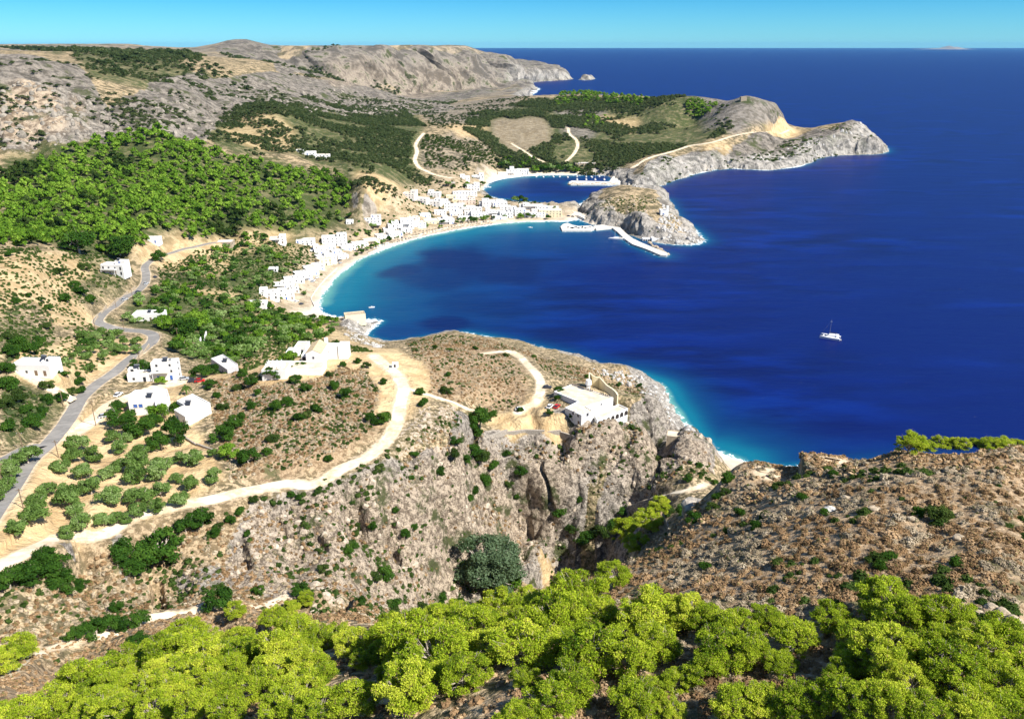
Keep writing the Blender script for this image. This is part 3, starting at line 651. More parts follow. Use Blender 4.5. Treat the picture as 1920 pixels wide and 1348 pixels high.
shn = mathn(n, 'ADD', sh, mathn(n, 'MULTIPLY', mathn(n, 'SUBTRACT', w2, .5), .18))
c = mixc(n, ramp(n, shn, .06, .36), deep, (.0005,.032,.12)); c = mixc(n, ramp(n, shn, .28, .72), c, (.002,.12,.19)); c = mixc(n, ramp(n, shn, .76, 1.0), c, (.09,.28,.26))
c = mixc(n, mathn(n, 'MULTIPLY', wee, .85), c, (.0002,.006,.065))
wf = noise(n, g.outputs[0], .30, 5, .7)
ff = ramp(n, mathn(n, 'ADD', foa, mathn(n, 'MULTIPLY', mathn(n, 'SUBTRACT', wf, .5), 2.2)), .42, .70)
cap = noise(n, mp.outputs[0], .11, 6, .75); capf = mathn(n, 'MULTIPLY', ramp(n, cap, .735, .78), .55)
c = mixc(n, mathn(n, 'MAXIMUM', ff, capf), c, (.78,.84,.86))
rg = mixc(n, ff, (.22,.22,.22), (.9,.9,.9))
hgt = mathn(n, 'ADD', mathn(n, 'MULTIPLY', w1, 1.2), mathn(n, 'MULTIPLY', w2, 3.0))
b = finish(n, c, .42, hgt, 1.0, .22, .3)
QUAYS = []
# ------------------------------------------------------------------ plants
def leaf_mat(name, ca, cb, cc, trans=.35, dead=None):
    """ca dark, cb main, cc light; clumps differ through the 'tint' stored on the leaves, trees through their own random"""
    m, n = new_mat(name); a = N(n, 'ShaderNodeAttribute', attribute_name='tint'); s = N(n, 'ShaderNodeSeparateColor'); n.links.new(a.outputs['Color'], s.inputs[0])
    oi = N(n, 'ShaderNodeObjectInfo'); g = N(n, 'ShaderNodeNewGeometry'); nn = noise(n, g.outputs[0], .12, 2)
    f = mathn(n, 'ADD', mathn(n, 'MULTIPLY', s.outputs[0], .6), mathn(n, 'MULTIPLY', oi.outputs['Random'], .35)); f = mathn(n, 'ADD', f, mathn(n, 'MULTIPLY', mathn(n, 'SUBTRACT', nn, .5), .6))
    c = mixc(n, ramp(n, f, .0, .5), ca, cb); c = mixc(n, ramp(n, f, .5, .95), c, cc)
    if dead: c = mixc(n, ramp(n, s.outputs[1], .90, .97), c, dead)
    d = N(n, 'ShaderNodeBsdfDiffuse'); t = N(n, 'ShaderNodeBsdfTranslucent'); mx = N(n, 'ShaderNodeMixShader'); mx.inputs[0].default_value = trans
    n.links.new(c, d.inputs[0]); n.links.new(mixc(n, .35, c, (.5,.6,.05)), t.inputs[0]); n.links.new(d.outputs[0], mx.inputs[1]); n.links.new(t.outputs[0], mx.inputs[2])
    o = N(n, 'ShaderNodeOutputMaterial'); n.links.new(mx.outputs[0], o.inputs[0]); return m
M_PINE = leaf_mat('pine_needles', (.06,.13,.012), (.35,.46,.028), (.66,.70,.075), .34, (.30,.20,.10))
M_FPINE = leaf_mat('wood_pine_needles', (.040,.090,.012), (.125,.245,.024), (.25,.39,.05), .3)
M_FAR = leaf_mat('far_scrub_leaves', (.030,.050,.018), (.060,.085,.032), (.12,.14,.06), .2)
M_ROCKS = simple('loose_rock', (.42,.35,.27), .95, .5, .9, .15); M_ROCKG = simple('grey_rock', (.42,.40,.37), .95, .45, .9, .15)
M_OLIVE = leaf_mat('olive_leaves', (.045,.085,.018), (.14,.235,.055), (.29,.39,.15), .28)
M_DARK = leaf_mat('dark_evergreen_leaves', (.016,.045,.008), (.038,.095,.014), (.075,.15,.022), .2)
M_SHRUB = leaf_mat('scrub_leaves', (.022,.045,.010), (.050,.085,.020), (.10,.14,.035), .2)
M_EUC = leaf_mat('eucalyptus_leaves', (.05,.085,.040), (.12,.18,.10), (.24,.31,.19), .3)
M_BROWN = leaf_mat('dry_cushion_twigs', (.17,.105,.055), (.34,.22,.12), (.54,.40,.25), .15, (.16,.15,.06))
M_GREYSCRUB = leaf_mat('grey_cushion_twigs', (.18,.145,.10), (.36,.29,.20), (.54,.45,.33), .15, (.08,.10,.03))
M_BARK = simple('grey_bark', (.42,.36,.30), .9, .3, 3)
M_PALEBARK = simple('pale_bark', (.52,.47,.40), .9, .25, 2)
UPV = np.array([0, 0, 1.0])
def cards(P, Nv, size, r, asp=1.0):
    """small irregular leaf faces at P, facing roughly along Nv"""
    n = len(P); Nv = Nv/(np.linalg.norm(Nv, axis=1)[:,None]+1e-9)
    a = np.cross(Nv, r.normal(size=(n,3))); a /= np.linalg.norm(a, axis=1)[:,None]+1e-9; b = np.cross(Nv, a)
    s = (np.asarray(size)*r.uniform(.6, 1.35, n))[:,None] if np.ndim(size) == 0 else (size*r.uniform(.6, 1.35, n))[:,None]
    c = []
    for ku, kv in ((-1,-.7),(1,-1),(.8,1),(-.9,.8)):
        c.append(P + a*s*ku*.5*r.uniform(.6,1.3,(n,1)) + b*s*kv*.5*asp*r.uniform(.6,1.3,(n,1)) + Nv*s*r.uniform(-.22,.22,(n,1)))
    co = np.stack(c, 1).reshape(-1, 3); f = np.arange(4*n).reshape(n, 4)
    return co, f
def lobed(r, lobes, per, size, flat=.6, jitter=.12, inner=.25, nz=.55, blade=0, asp=1.0):
    """leaf faces gathered on lumpy lobes (x,y,z,rx,rz)"""
    CO, FA, TI = [], [], []; off = 0
    for (x, y, z, rx, rz) in lobes:
        k = max(4, int(per*rx*rx)); d = r.normal(size=(k,3)); d /= np.linalg.norm(d, axis=1)[:,None]
        d[:,2] = np.where(d[:,2] < -.25, -d[:,2]*r.uniform(.2,1,k), d[:,2])
        rad = 1-np.abs(r.normal(0, jitter, k)); rad = np.where(r.uniform(size=k) < inner, rad*r.uniform(.45,.95,k), rad)
        bump = 1+.22*np.sin(d[:,0]*6+x*3)*np.cos(d[:,1]*7+y*2)+.12*np.sin(d[:,2]*9+z)
        P = np.array([x,y,z])+d*np.array([rx,rx,rz])*(rad*bump)[:,None]
        Nv = d*np.array([1,1,1.2])+r.normal(0,nz,(k,3))+UPV*.25
        if blade: bl = r.uniform(size=k) < blade; Nv[bl] = np.cross(d[bl], r.normal(size=(bl.sum(),3)))
        co, f = cards(P, Nv, size, r, asp); CO.append(co); FA.append(f+off); off += len(co)
        t0 = r.uniform(.1,.9); dead = r.uniform(size=k)
        tt = np.clip(t0+r.normal(0,.22,k), 0, 1)
        TI.append(np.repeat(np.stack([tt, dead, tt*0, tt*0+1], 1), 4, axis=0))
    return np.concatenate(CO), np.concatenate(FA), np.concatenate(TI)
def tube(path, rad, sides=6):
    path = np.asarray(path, float); k = len(path); T = np.gradient(path, axis=0); T /= np.linalg.norm(T, axis=1)[:,None]+1e-9
    ref = np.array([.31,.95,.1]); A = np.cross(T, ref); A /= np.linalg.norm(A, axis=1)[:,None]+1e-9; B = np.cross(T, A)
    th = np.arange(sides)*2*math.pi/sides; co = path[:,None]+np.asarray(rad, float)[:,None,None]*(A[:,None]*np.cos(th)[None,:,None]+B[:,None]*np.sin(th)[None,:,None])
    i = np.arange(k-1)[:,None]*sides; j = np.arange(sides)[None]; f = np.stack([i+j, i+(j+1) % sides, i+sides+(j+1) % sides, i+sides+j], -1).reshape(-1,4)
    return co.reshape(-1,3), f
def join(parts):
    CO, FA = [], []; off = 0
    for co, f in parts: CO.append(co); FA.append(f+off); off += len(co)
    return np.concatenate(CO), np.concatenate(FA)
def limbs(r, lobes, h, r0, frac=.8, sides=6, lean=.3):
    parts = []; top = np.array([r.normal(0,lean), r.normal(0,lean), h*.45]); base_ = np.array([0,0,-.8])
    mid = (base_+top)/2+r.normal(0,.12,3)
    parts.append(tube([base_, mid, top], [r0, r0*.8, r0*.6], sides))
    for (x,y,z,rx,rz) in lobes:
        if r.uniform() > frac: continue
        e = np.array([x,y,z+rz*.2]); s = base_+(top-base_)*r.uniform(.55,1); m = (s+e)/2+r.normal(0,.25,3)*[1,1,.6]-UPV*.15
        parts.append(tube([s, m, e], [r0*.42, r0*.28, r0*.10], 4))
        for q in range(2):
            e2 = e+r.normal(0, rx*.55, 3)+UPV*rz*.3; parts.append(tube([m, (m+e2)/2+r.normal(0,.1,3), e2], [r0*.2, r0*.13, r0*.05], 3))
    return join(parts)
def crown_mesh(name, mat, co, f, ti):
    me = npmesh(name, co, f, mat); setcol(me, 'tint', ti); return me
def make_lobes(r, n, R, h, low=.35, rl=(.26,.42), flat=.75, bias=.6):
    out = []
    for i in range(n):
        a = r.uniform(0, 2*math.pi); q = math.sqrt(r.uniform(0, 1))*R*.82
        top = h*(low+(1-low)*math.sqrt(max(0, 1-(q/R)**2)))*.88
        z = h*low*.8+(top-h*low*.8)*(r.uniform()**(1-bias) if i % 3 else r.uniform())
        rx = R*r.uniform(*rl); out.append((q*math.cos(a), q*math.sin(a), z, rx, rx*flat))
    return out
def pine_kit(seed, size=.20, per=520, nl=64, mat=None):
    r = np.random.default_rng(seed); R, h = 4.0, 6.4
    sx = r.uniform(.85,1.2); lb = [(x*sx, y/sx, z, a, b) for x,y,z,a,b in make_lobes(r, nl, R, h, .30, (.11,.26), .8)]
    t = limbs(r, lb, h, .22, .85); c = lobed(r, lb, per, size, inner=.3, jitter=.22, blade=.55, asp=.5)
    return crown_mesh('crown', mat or M_PINE, *c), npmesh('trunk', *t, M_BARK)
def round_kit(seed, mat, R=2.5, h=3.8, nl=16, per=170, size=.24, low=.3, bark=None, r0=.2, rl=(.28,.45), limbf=.8, flat=.8):
    r = np.random.default_rng(seed); lb = make_lobes(r, nl, R, h, low, rl, flat)
    t = limbs(r, lb, h, r0, limbf); c = lobed(r, lb, per, size, inner=.3)
    return crown_mesh('crown', mat, *c), npmesh('trunk', *t, bark or M_BARK)
def tree_obj(name, kit, loc, s, sz=None, rz=None, label=None, cat='tree', group=None):
    o = bpy.data.objects.new(name, None); o.empty_display_size = .5; C.collection.objects.link(o)
    o.location = loc; sz = s if sz is None else sz; o.scale = (s, s, sz); o.rotation_euler = (0, 0, rnd.uniform(0, 6.28) if rz is None else rz)
    c = bpy.data.objects.new('crown', kit[0]); put(c, o)
    t = bpy.data.objects.new('trunk', kit[1]); put(t, o)
    return tag(o, label, cat, group)
def single_obj(name, me, loc, s, sz=None, label=None, cat='tree', group=None):
    o = bpy.data.objects.new(name, me); C.collection.objects.link(o); o.location = loc; o.scale = (s, s, s if sz is None else sz); o.rotation_euler = (0,0,rnd.uniform(0,6.28))
    return tag(o, label, cat, group)
def gz(x, y): return float(max(hlook(Z2, np.array(x), np.array(y)), 0))
def from_crown(cx, cy, wpx, lift=.42):
    """where a tree stands whose crown, wpx wide, shows at (cx, cy)"""
    x, y, z = at(cx, cy+wpx*lift, Z2); d = math.dist((x,y,z), (0,0,H0)); return (x, y, z), wpx*d/F
def scatter(s, n, mind, G=None, seed=1, keep=None, px=True):
    r = np.random.default_rng(seed); P = [q[:2] for q in pp(s)] if isinstance(s, str) else s
    xs = [q[0] for q in P]; ys = [q[1] for q in P]
    m = int(n*6); x = r.uniform(min(xs), max(xs), m); y = r.uniform(min(ys), max(ys), m); k = inpoly(x, y, P); x = x[k]; y = y[k]
    if keep is not None: k = keep(x, y) > r.uniform(0, 1, len(x)); x = x[k]; y = y[k]
    out = []; cell = {}
    for a, b in zip(x, y):
        if len(out) >= n: break
        if mind > 0:
            ci, cj = int(a//mind), int(b//mind); ok = True
            for i in (-1,0,1):
                for j in (-1,0,1):
                    for (p, q) in cell.get((ci+i, cj+j), ()):
                        if (p-a)**2+(q-b)**2 < mind*mind: ok = False; break
                    if not ok: break
                if not ok: break
            if not ok: continue
            cell.setdefault((ci, cj), []).append((a, b))
        out.append((a, b))
    return np.array(out).reshape(-1, 2)
def mget(k, x, y): return hlook(ZM[k], x, y)
def stuff(name, kits, XY, sc, mat, seed=5, sink=.05, squash=(.8,1.2), kind='stuff', label=None, cat=None):
    """one object made of many small plants; kits = list of (co, f, ti)"""
    r = np.random.default_rng(seed); CO, FA, TI = [], [], []; off = 0
    z = hlook(Z2, XY[:,0], XY[:,1]); which = r.integers(0, len(kits), len(XY)); sc = np.broadcast_to(sc, len(XY))*r.uniform(.65,1.35,len(XY)); th = r.uniform(0,6.28,len(XY)); sq = r.uniform(*squash, len(XY)); tb = r.normal(0,.3,len(XY))
    for k, (co, f, ti) in enumerate(kits):
        ii = np.where(which == k)[0]
        if len(ii) == 0: continue
        c, s = np.cos(th[ii])[:,None], np.sin(th[ii])[:,None]; S = sc[ii][:,None]
        x = (co[None,:,0]*c-co[None,:,1]*s)*S+XY[ii,0][:,None]; y = (co[None,:,0]*s+co[None,:,1]*c)*S+XY[ii,1][:,None]
        zz = co[None,:,2]*S*sq[ii][:,None]+z[ii][:,None]-sink*S
        CO.append(np.stack([x,y,zz], -1).reshape(-1,3)); m = len(co)
        FA.append((f[None]+np.arange(len(ii))[:,None,None]*m+off).reshape(-1, f.shape[1])); off += m*len(ii)
        t = np.repeat(ti[None], len(ii), 0).copy(); t[:,:,0] = np.clip(t[:,:,0]+tb[ii][:,None], 0, 1); TI.append(t.reshape(-1,4))
    me = npmesh(name, np.concatenate(CO), np.concatenate(FA), mat); setcol(me, 'tint', np.concatenate(TI))
    return tag(put(bpy.data.objects.new(name, me)), label, cat, kind=kind)
def dome(cx, cy, rx, rz, seed, nu=9, nv=4):
    v = []; 
    for j in range(nv+1):
        e = j/nv*math.pi/2
        for i in range(nu):
            a = i*2*math.pi/nu; k = 1+.14*math.sin(a*3+seed+j)+.08*math.sin(a*5+seed*2); v.append((cx+rx*k*math.cos(e)*math.cos(a), cy+rx*k*math.cos(e)*math.sin(a), rz*k*math.sin(e)-.03))
    f = [(j*nu+i, j*nu+(i+1)%nu, (j+1)*nu+(i+1)%nu, (j+1)*nu+i) for j in range(nv) for i in range(nu)]
    return np.array(v), np.array(f)
def bush_kit(seed, per=40, size=.25, n=4, R=.5, flat=.70):
    r = np.random.default_rng(seed); lb = []
    for i in range(n):
        a = r.uniform(0,6.28); q = r.uniform(0,.45)*R; rx = R*r.uniform(.5,.75); lb.append((q*math.cos(a), q*math.sin(a), rx*flat*.45, rx, rx*flat))
    co, f, ti = lobed(r, lb, per/(R*R*n*.4), size, inner=.0, jitter=.05, nz=.25)
    for (x, y, z, rx, rz) in lb:
        c2, f2 = dome(x, y, rx*.9, z+rz*.86, seed+x*9); f = np.concatenate([f, f2+len(co)]); co = np.concatenate([co, c2]); ti = np.concatenate([ti, np.tile([.25,.2,0,1], (len(c2),1))])
    return co, f, ti
def rock_kit(seed):
    import bmesh
    bm = bmesh.new(); bmesh.ops.create_icosphere(bm, subdivisions=2, radius=.5); r = np.random.default_rng(seed); a = r.normal(size=(7,3)); a /= np.linalg.norm(a, axis=1)[:,None]; d = r.uniform(.24,.42,7)
    co = np.array([v.co[:] for v in bm.verts])*np.array([1,.8,.8])
    for n_, k in zip(a, d):                     # plane cuts give broken faces
        t = co@n_; co = np.where((t > k)[:,None], co-np.outer(t-k, n_), co)
    f = np.array([[v.index for v in q.verts] for q in bm.faces]); bm.free()
    return co, f, np.tile([.5,.2,0,1], (len(co),1))
# ---- near pines under the viewpoint: crown centre column, row, width in the photo
NEAR = """660 1193 60;730 1190 90;793 1167 55;853 1140 55;887 1160 50;940 1130 80;990 1113 50;1033 1140 75;1120 1147 85;917 1207 80;973 1193 65;873 1250 95;763 1283 115;820 1257 80;1107 1207 125;1190 1237 95;1160 1193 65;987 1267 55;1070 1277 95;1030 1310 95;973 1333 80;1190 1310 90;1223 1290 55;1267 1267 60;667 1300 85;1257 1323 55;740 1250 62
350 1183 62;413 1217 58;383 1200 60;283 1230 65;250 1253 60;317 1250 70;353 1223 58;217 1277 62;167 1297 62;283 1283 68;333 1290 72;383 1263 72;433 1250 68;420 1283 72;117 1317 62;67 1327 62;17 1333 52;167 1333 62;233 1327 62;300 1327 72;367 1323 72;433 1323 72;453 1200 62;500 1210 62;513 1250 80;483 1283 72;550 1210 62;593 1193 62;627 1183 62;583 1237 72;567 1277 82;533 1310 82;610 1263 62;600 1317 85;690 1230 55
1290 1140 85;1323 1150 70;1380 1163 80;1437 1150 62;1487 1183 82;1347 1207 100;1397 1210 80;1323 1240 80;1463 1237 60;1553 1153 70;1653 1120 100;1690 1153 90;1767 1147 90;1600 1180 70;1647 1210 110;1697 1203 80;1600 1230 70;1663 1247 90;1763 1203 80;1780 1247 110;1830 1210 90;1880 1197 90;1897 1250 90;1863 1283 90;1380 1310 90;1440 1303 90;1497 1310 90;1563 1303 90;1607 1317 90;1663 1317 90;1703 1277 80;1730 1333 90;1813 1327 90;1863 1333 90;1907 1310 80;1573 1257 60
443 1142 40;513 1150 52;545 1135 36;575 1120 32;1703 830 54;1737 823 36;1767 817 38;1800 823 34;1827 817 30;1853 823 36;1880 820 42;1907 820 28;1236 945 42;1215 966 56;1172 993 58;1192 1012 46;1150 1070 68;40 1214 62;8 1238 56"""
kits_p = [pine_kit(100+i) for i in range(7)]
def words_pos(cx, cy):
    return cx, cy
near_list = []
for l in NEAR.replace('\n', ';').split(';'):
    cx, cy, wd = [float(v) for v in l.split()]; loc, wm = from_crown(cx, cy, wd); near_list.append((cx, cy, wd, loc, wm))
ORD = ['first','second','third','fourth','fifth','sixth','seventh','eighth','ninth','tenth','eleventh','twelfth','thirteenth','fourteenth','fifteenth','sixteenth','seventeenth','eighteenth','nineteenth','twentieth',
       'twenty-first','twenty-second','twenty-third','twenty-fourth','twenty-fifth','twenty-sixth','twenty-seventh','twenty-eighth','twenty-ninth','thirtieth']
def row_of(cx, cy):
    if cy < 850: return 'along the sea-cliff edge right of the brown hillside'
    if 1140 <= cx <= 1245 and cy < 1090: return 'on the gorge side below the brown hillside'
    if cx < 60 and cy < 1250: return 'beside the footpath at the left edge'
    if cy < 1145 and cx < 600: return 'beside the footpath above the gorge'
    if cx < 640: return ('at the bottom edge of the left foreground' if cy > 1305 else 'in the middle of the left foreground pines' if cy > 1245 else 'at the upper edge of the left foreground pines')
    if cx < 1275: return ('at the bottom edge of the central foreground' if cy > 1275 else 'in the middle of the central foreground pines' if cy > 1180 else 'at the gorge edge of the central foreground pines')
    return ('at the bottom edge of the right foreground' if cy > 1290 else 'in the middle of the right foreground pines' if cy > 1195 else 'at the upper edge of the right foreground pines')
rows = {}; FILLED = []
for q in near_list: rows.setdefault(row_of(q[0], q[1]), []).append(q)
for rname, L in rows.items():
    L.sort(key=lambda q: q[0]); big = max(q[2] for q in L); small = min(q[2] for q in L)
    for i, (cx, cy, wd, loc, wm) in enumerate(L):
        s = wm/7.6; lab = '%s bright green pine from the left %s' % (ORD[i], rname)
        if wd == big and sum(q[2] == big for q in L) == 1: lab = 'broadest bright green pine %s' % rname
        o = tree_obj('pine_tree', kits_p[(i*3+len(rname)) % 7], (loc[0], loc[1], loc[2]-.2), s, s*rnd.uniform(.85,1.1), label=lab, cat='pine tree', group='pines on the slope below the viewpoint')
FILL = scatter("60 1345;200 1290;330 1215;520 1210;700 1210;950 1160;1120 1170;1300 1180;1500 1190;1700 1180;1920 1230;1990 1420;-60 1420", 700, 3.0, seed=33)
fl = [(q[3][0], q[3][1]) for q in near_list]; nf = 0
for x, y in FILL:
    if min((x-a)**2+(y-b)**2 for a, b in fl) < 3.4**2 or nf >= 120 or (fbm(np.array([x/14]), np.array([y/14]), 44, 2)[0] < -.3): continue
    fl.append((x, y)); nf += 1; s = rnd.uniform(.55, 1.0); FILLED.append((tree_obj('pine_tree', kits_p[nf % 7], (x, y, gz(x, y)-.2), s, s*rnd.uniform(.8,1.1), cat='pine tree', group='pines on the slope below the viewpoint'), x, y, s))
# ---- olive orchard and the trees around the houses
OL = """53 853 50;137 853 38;115 875 36;156 883 42;148 832 42;182 851 40;90 919 36;117 917 30;131 932 50;169 913 45;207 930 48;258 930 48;302 918 42;299 947 38;338 935 38;146 956 38;69 940 38;66 960 52;30 991 44;131 996 36;154 982 44;193 974 36;219 971 32;240 969 30;260 956 36;357 906 38;406 892 40;208 885 38;224 872 32;253 867 52;255 891 45;300 885 50;331 896 28;229 839 34;263 846 36;307 870 44;338 859 36;367 857 44;398 849 24;212 818 34;238 820 28;15 875 40;22 886 36;12 908 36;2 930 26
150 655 22;165 668 24;135 668 20;178 645 24;205 640 26;215 650 26;230 655 26;195 662 20;230 640 24;170 690 22;195 668 22;256 640 24;258 655 26;180 632 26;190 622 22;165 640 20"""
kits_o = [round_kit(300+i, M_OLIVE, 2.5, 3.6, 18, 300, .22, .28) for i in range(5)]
OLrows = {}
for l in OL.replace('\n', ';').split(';'):
    cx, cy, wd = [float(v) for v in l.split()]; loc, wm = from_crown(cx, cy, wd*.88, .36)
    nm = 'in the small grove below the road bend' if cy < 700 else 'between the two forks of the road' if cx < 60 and cy < 935 else 'at the top of the orchard' if cy < 862 else 'in the upper row of the orchard' if cy < 900 else 'in the middle row of the orchard' if cy < 938 else 'in the lowest orchard row by the dirt track'
    OLrows.setdefault(nm, []).append((cx, cy, wd, loc, wm))
for nm, L in OLrows.items():
    L.sort(key=lambda q: q[0])
    for i, (cx, cy, wd, loc, wm) in enumerate(L):
        tree_obj('olive_tree', kits_o[(i*2+len(nm)) % 5], loc, wm/5.1, wm/5.1*rnd.uniform(.9,1.1), label='%s olive tree from the left %s' % (ORD[i], nm), cat='olive tree', group='olive trees on the bare orange soil')
DK = """302 1023 78 large dark green carob tree below the dirt track|240 1031 52 dark carob tree left of the larger carob below the dirt track|252 1058 42 low dark carob tree hanging down the gully under the larger carob|350 985 38 left one of two dark evergreens just under the dirt track|378 970 46 right one of two dark evergreens just under the dirt track|401 997 22 small dark evergreen right of the pair under the dirt track|100 1055 52 dark evergreen at the top of the lower left thicket|60 1072 52 middle dark evergreen of the lower left thicket|18 1085 46 dark evergreen at the left edge of the lower left thicket|122 1088 46 dark evergreen at the right of the lower left thicket|150 1095 30 small dark evergreen at the right tip of the lower left thicket|86 1040 36 topmost evergreen of the lower left thicket|143 1187 32 leftmost dark evergreen above the lower footpath|180 1176 38 second dark evergreen above the lower footpath|207 1166 36 third dark evergreen above the lower footpath|233 1168 32 fourth dark evergreen above the lower footpath|263 1160 36 rightmost dark evergreen of the row above the lower footpath|220 1135 24 dark evergreen standing above the footpath row|260 1197 34 dark evergreen just below the lower footpath|410 1120 50 spreading green bush tree on the gorge bank|487 1108 18 slim green shrub on the gorge bank|567 1105 34 rounded green tree where the footpath bends|898 790 40 tall dark tree in the clump by the dirt car park|880 795 34 left tree of the clump by the dirt car park|915 775 34 upper tree of the clump by the dirt car park|893 808 24 small front tree of the clump by the dirt car park|300 826 42 big dark tree at the head of the orchard|331 815 44 tallest dark tree at the head of the orchard|227 784 50 dark green garden tree left of the white house|263 797 52 dark green garden tree in front of the white house|286 789 36 garden tree before the white house front wall|221 763 28 fan shaped palm like tree by the parked car|294 772 40 bright leafy tree against the white house front|328 762 26 small tree between the two front white houses|66 789 34 dark bush tree left of the main road|302 714 20 bright pointed tree in the white houses courtyard|283 690 30 left tree above the pair of white houses|262 683 30 second tree above the pair of white houses|377 695 34 dark tree shading the parked cars|398 692 26 right tree shading the parked cars|395 720 26 shrubby tree below the parked red car|345 612 50 dark spreading pine by the road bend|318 605 42 lighter spreading pine by the road bend|370 600 42 bright green pine behind the road bend|150 455 56 large bare limbed tree at the foot of the pine wood|225 460 50 dark tree next to the white house under the wood|300 480 26 tree at the top end of the road|555 710 24 green tree inside the chapel wall|565 685 22 tree beside the dark chapel doorway|548 690 18 small tree at the chapel wall corner|540 668 36 yellow green pine left of the chapel|510 700 30 dark bush under the chapel terrace wall|470 715 26 dark bush on the slope left of the chapel wall|575 725 22 bush below the chapel front wall|632 654 14 cypress behind the chapel wall|650 735 26 round dark bush on the slope below the chapel|855 825 26 dark shrub on the cliff path|870 860 26 cliff shrub under the car park wall|430 845 36 bright green bush tree by the orchard fence|467 855 40 upright green bush tree on the slope right of the orchard|440 790 34 dark bush above the orchard on the slope|418 812 40 dark bushes right of the orchard head|1048 730 20 round shrub at the corner of the flat roofed building|1045 745 14 small shrub near the parked red car|1030 772 16 garden shrub on the car park terrace|1072 778 14 shrub at the terrace edge"""
kits_d = [round_kit(400+i, M_DARK, 2.5, 3.6, 16, 300, .22, .2, limbf=.5) for i in range(4)]
kits_b = [round_kit(420+i, M_FPINE, 2.5, 3.6, 16, 300, .22, .25, limbf=.6) for i in range(2)]
for i, l in enumerate(DK.split('|')):
    a = l.split(); cx, cy, wd = map(float, a[:3]); lab = ' '.join(a[3:]); loc, wm = from_crown(cx, cy, wd, .36)
    bright = 'bright' in lab or 'yellow' in lab or 'lighter' in lab
    sz = wm/5.1*(2.4 if 'cypress' in lab else 1.5 if 'slim' in lab or 'tall' in lab else 1)
    nm = 'cypress_tree' if 'cypress' in lab else 'shrub' if ('bush' in lab or 'shrub' in lab) and 'tree' not in lab else 'evergreen_tree'
    tree_obj(nm, (kits_b if bright else kits_d)[i % (2 if bright else 4)], loc, wm/5.1, sz, label=lab, cat='shrub' if nm == 'shrub' else 'tree')
# eucalyptus rising from the gorge floor
r_ = np.random.default_rng(900); lb = make_lobes(r_, 60, 6.8, 14, .30, (.16,.26), .9)
euk = (crown_mesh('crown', M_EUC, *lobed(r_, lb, 150, .36, inner=.4, jitter=.2, blade=.4, asp=.6)), npmesh('trunk', *limbs(r_, lb, 14, .42, 1, 6, .6), M_PALEBARK))
loc, wm = from_crown(912, 1062, 135, .42)
tree_obj('eucalyptus_tree', euk, loc, wm/13, wm/13*.95, label='huge grey green eucalyptus with pale limbs rising from the gorge floor', cat='tree')
loc, wm = from_crown(945, 1085, 60, .42)
tree_obj('evergreen_tree', kits_b[0], loc, wm/5.1, label='green tree right under the huge eucalyptus in the gorge', cat='tree')
# ---- the pine wood on the left
FW = "0 330;40 318;110 290;170 268;240 250;300 252;350 268;420 295;500 312;560 330;640 350;660 370;640 405;600 432;520 440;450 440;410 446;370 452;330 445;290 430;270 440;280 470;230 480;200 470;120 465;40 462;-30 455;-60 380"
def wood_keep(x, y): return np.clip(.80+.7*fbm(x/45, y/45, 811, 3)+.3*sstep(.15, -.3, fbm(x/90, y/60, 815, 2)), 0, 1)-.85*sstep(.25,.5, fbm(x/50, y/30, 819, 3))
fx = scatter(FW, 1700, 6.4, seed=31, keep=wood_keep)
kits_f = [crown_mesh('pine', M_FPINE, *lobed(np.random.default_rng(500+i), make_lobes(np.random.default_rng(500+i), 12, 4.0, 7.5, .3, (.26,.42), .8), 26, .85, inner=.25)) for i in range(5)]
fraw = []; WOOD = []
for i in range(4):
    rr_ = np.random.default_rng(520+i); fraw.append(lobed(rr_, make_lobes(rr_, 9, 4.0, 7.5, .3, (.3,.45), .8), 12, 1.15, inner=.2))
dd_ = np.hypot(fx[:,0], fx[:,1]); order = np.argsort(dd_)
for k in order[:62]:
    x, y = fx[k]; s = rnd.uniform(.8, 1.4)
    _o = single_obj('pine_tree', kits_f[rnd.randrange(5)], (x, y, gz(x, y)-.5), s, s*rnd.uniform(.9,1.25), cat='pine tree', group='pines in the wood on the left hillside'); WOOD.append((_o, x, y, s))
stuff('pine_wood', fraw, fx[order[62:]], 1.12, M_FPINE, seed=41, sink=.3) if 0 else [stuff('pine_wood', fraw, Q_, 1.12, mm_, seed=sd_, sink=.3, squash=(.7, 1.4)) for Q_, mm_, sd_ in ((fx[order[62:]][fbm(fx[order[62:]][:,0]/40, fx[order[62:]][:,1]/40, 891, 3) > -.16], M_FPINE, 41), (fx[order[62:]][fbm(fx[order[62:]][:,0]/40, fx[order[62:]][:,1]/40, 891, 3) <= -.16], M_SHRUB, 42))]
free = lambda x, y: (hlook(road_m, x, y) < .1)*1.0*(mget('sand', x, y) < .2)
# ---- dry cushions and scrub: ground cover nobody could count
kb = [bush_kit(600+i, per=120, size=.10, n=3) for i in range(6)]
kb2 = [bush_kit(620+i, per=34, size=.20, n=3) for i in range(4)]
kb3 = [bush_kit(630+i, per=8, size=.55, n=2) for i in range(4)]
HILL = scatter("1085 1120;1120 1070;1180 1025;1240 990;1300 955;1345 925;1385 890;1420 870;1480 862;1560 850;1700 848;1920 838;1990 840;2050 1348;1300 1400;1000 1348;1000 1200", 26000, .50, seed=51, keep=lambda x, y: np.clip(.85+.7*fbm(x/9, y/9, 821, 3), .05, 1))
hr = np.random.default_rng(3).uniform(size=len(HILL)); isgrey = (fbm(HILL[:,0]/7, HILL[:,1]/7, 825, 3) + hr*.5-.25) > .13
dh = np.hypot(HILL[:,0], HILL[:,1]); sc_h = .75+.95*np.random.default_rng(4).uniform(size=len(HILL))**2
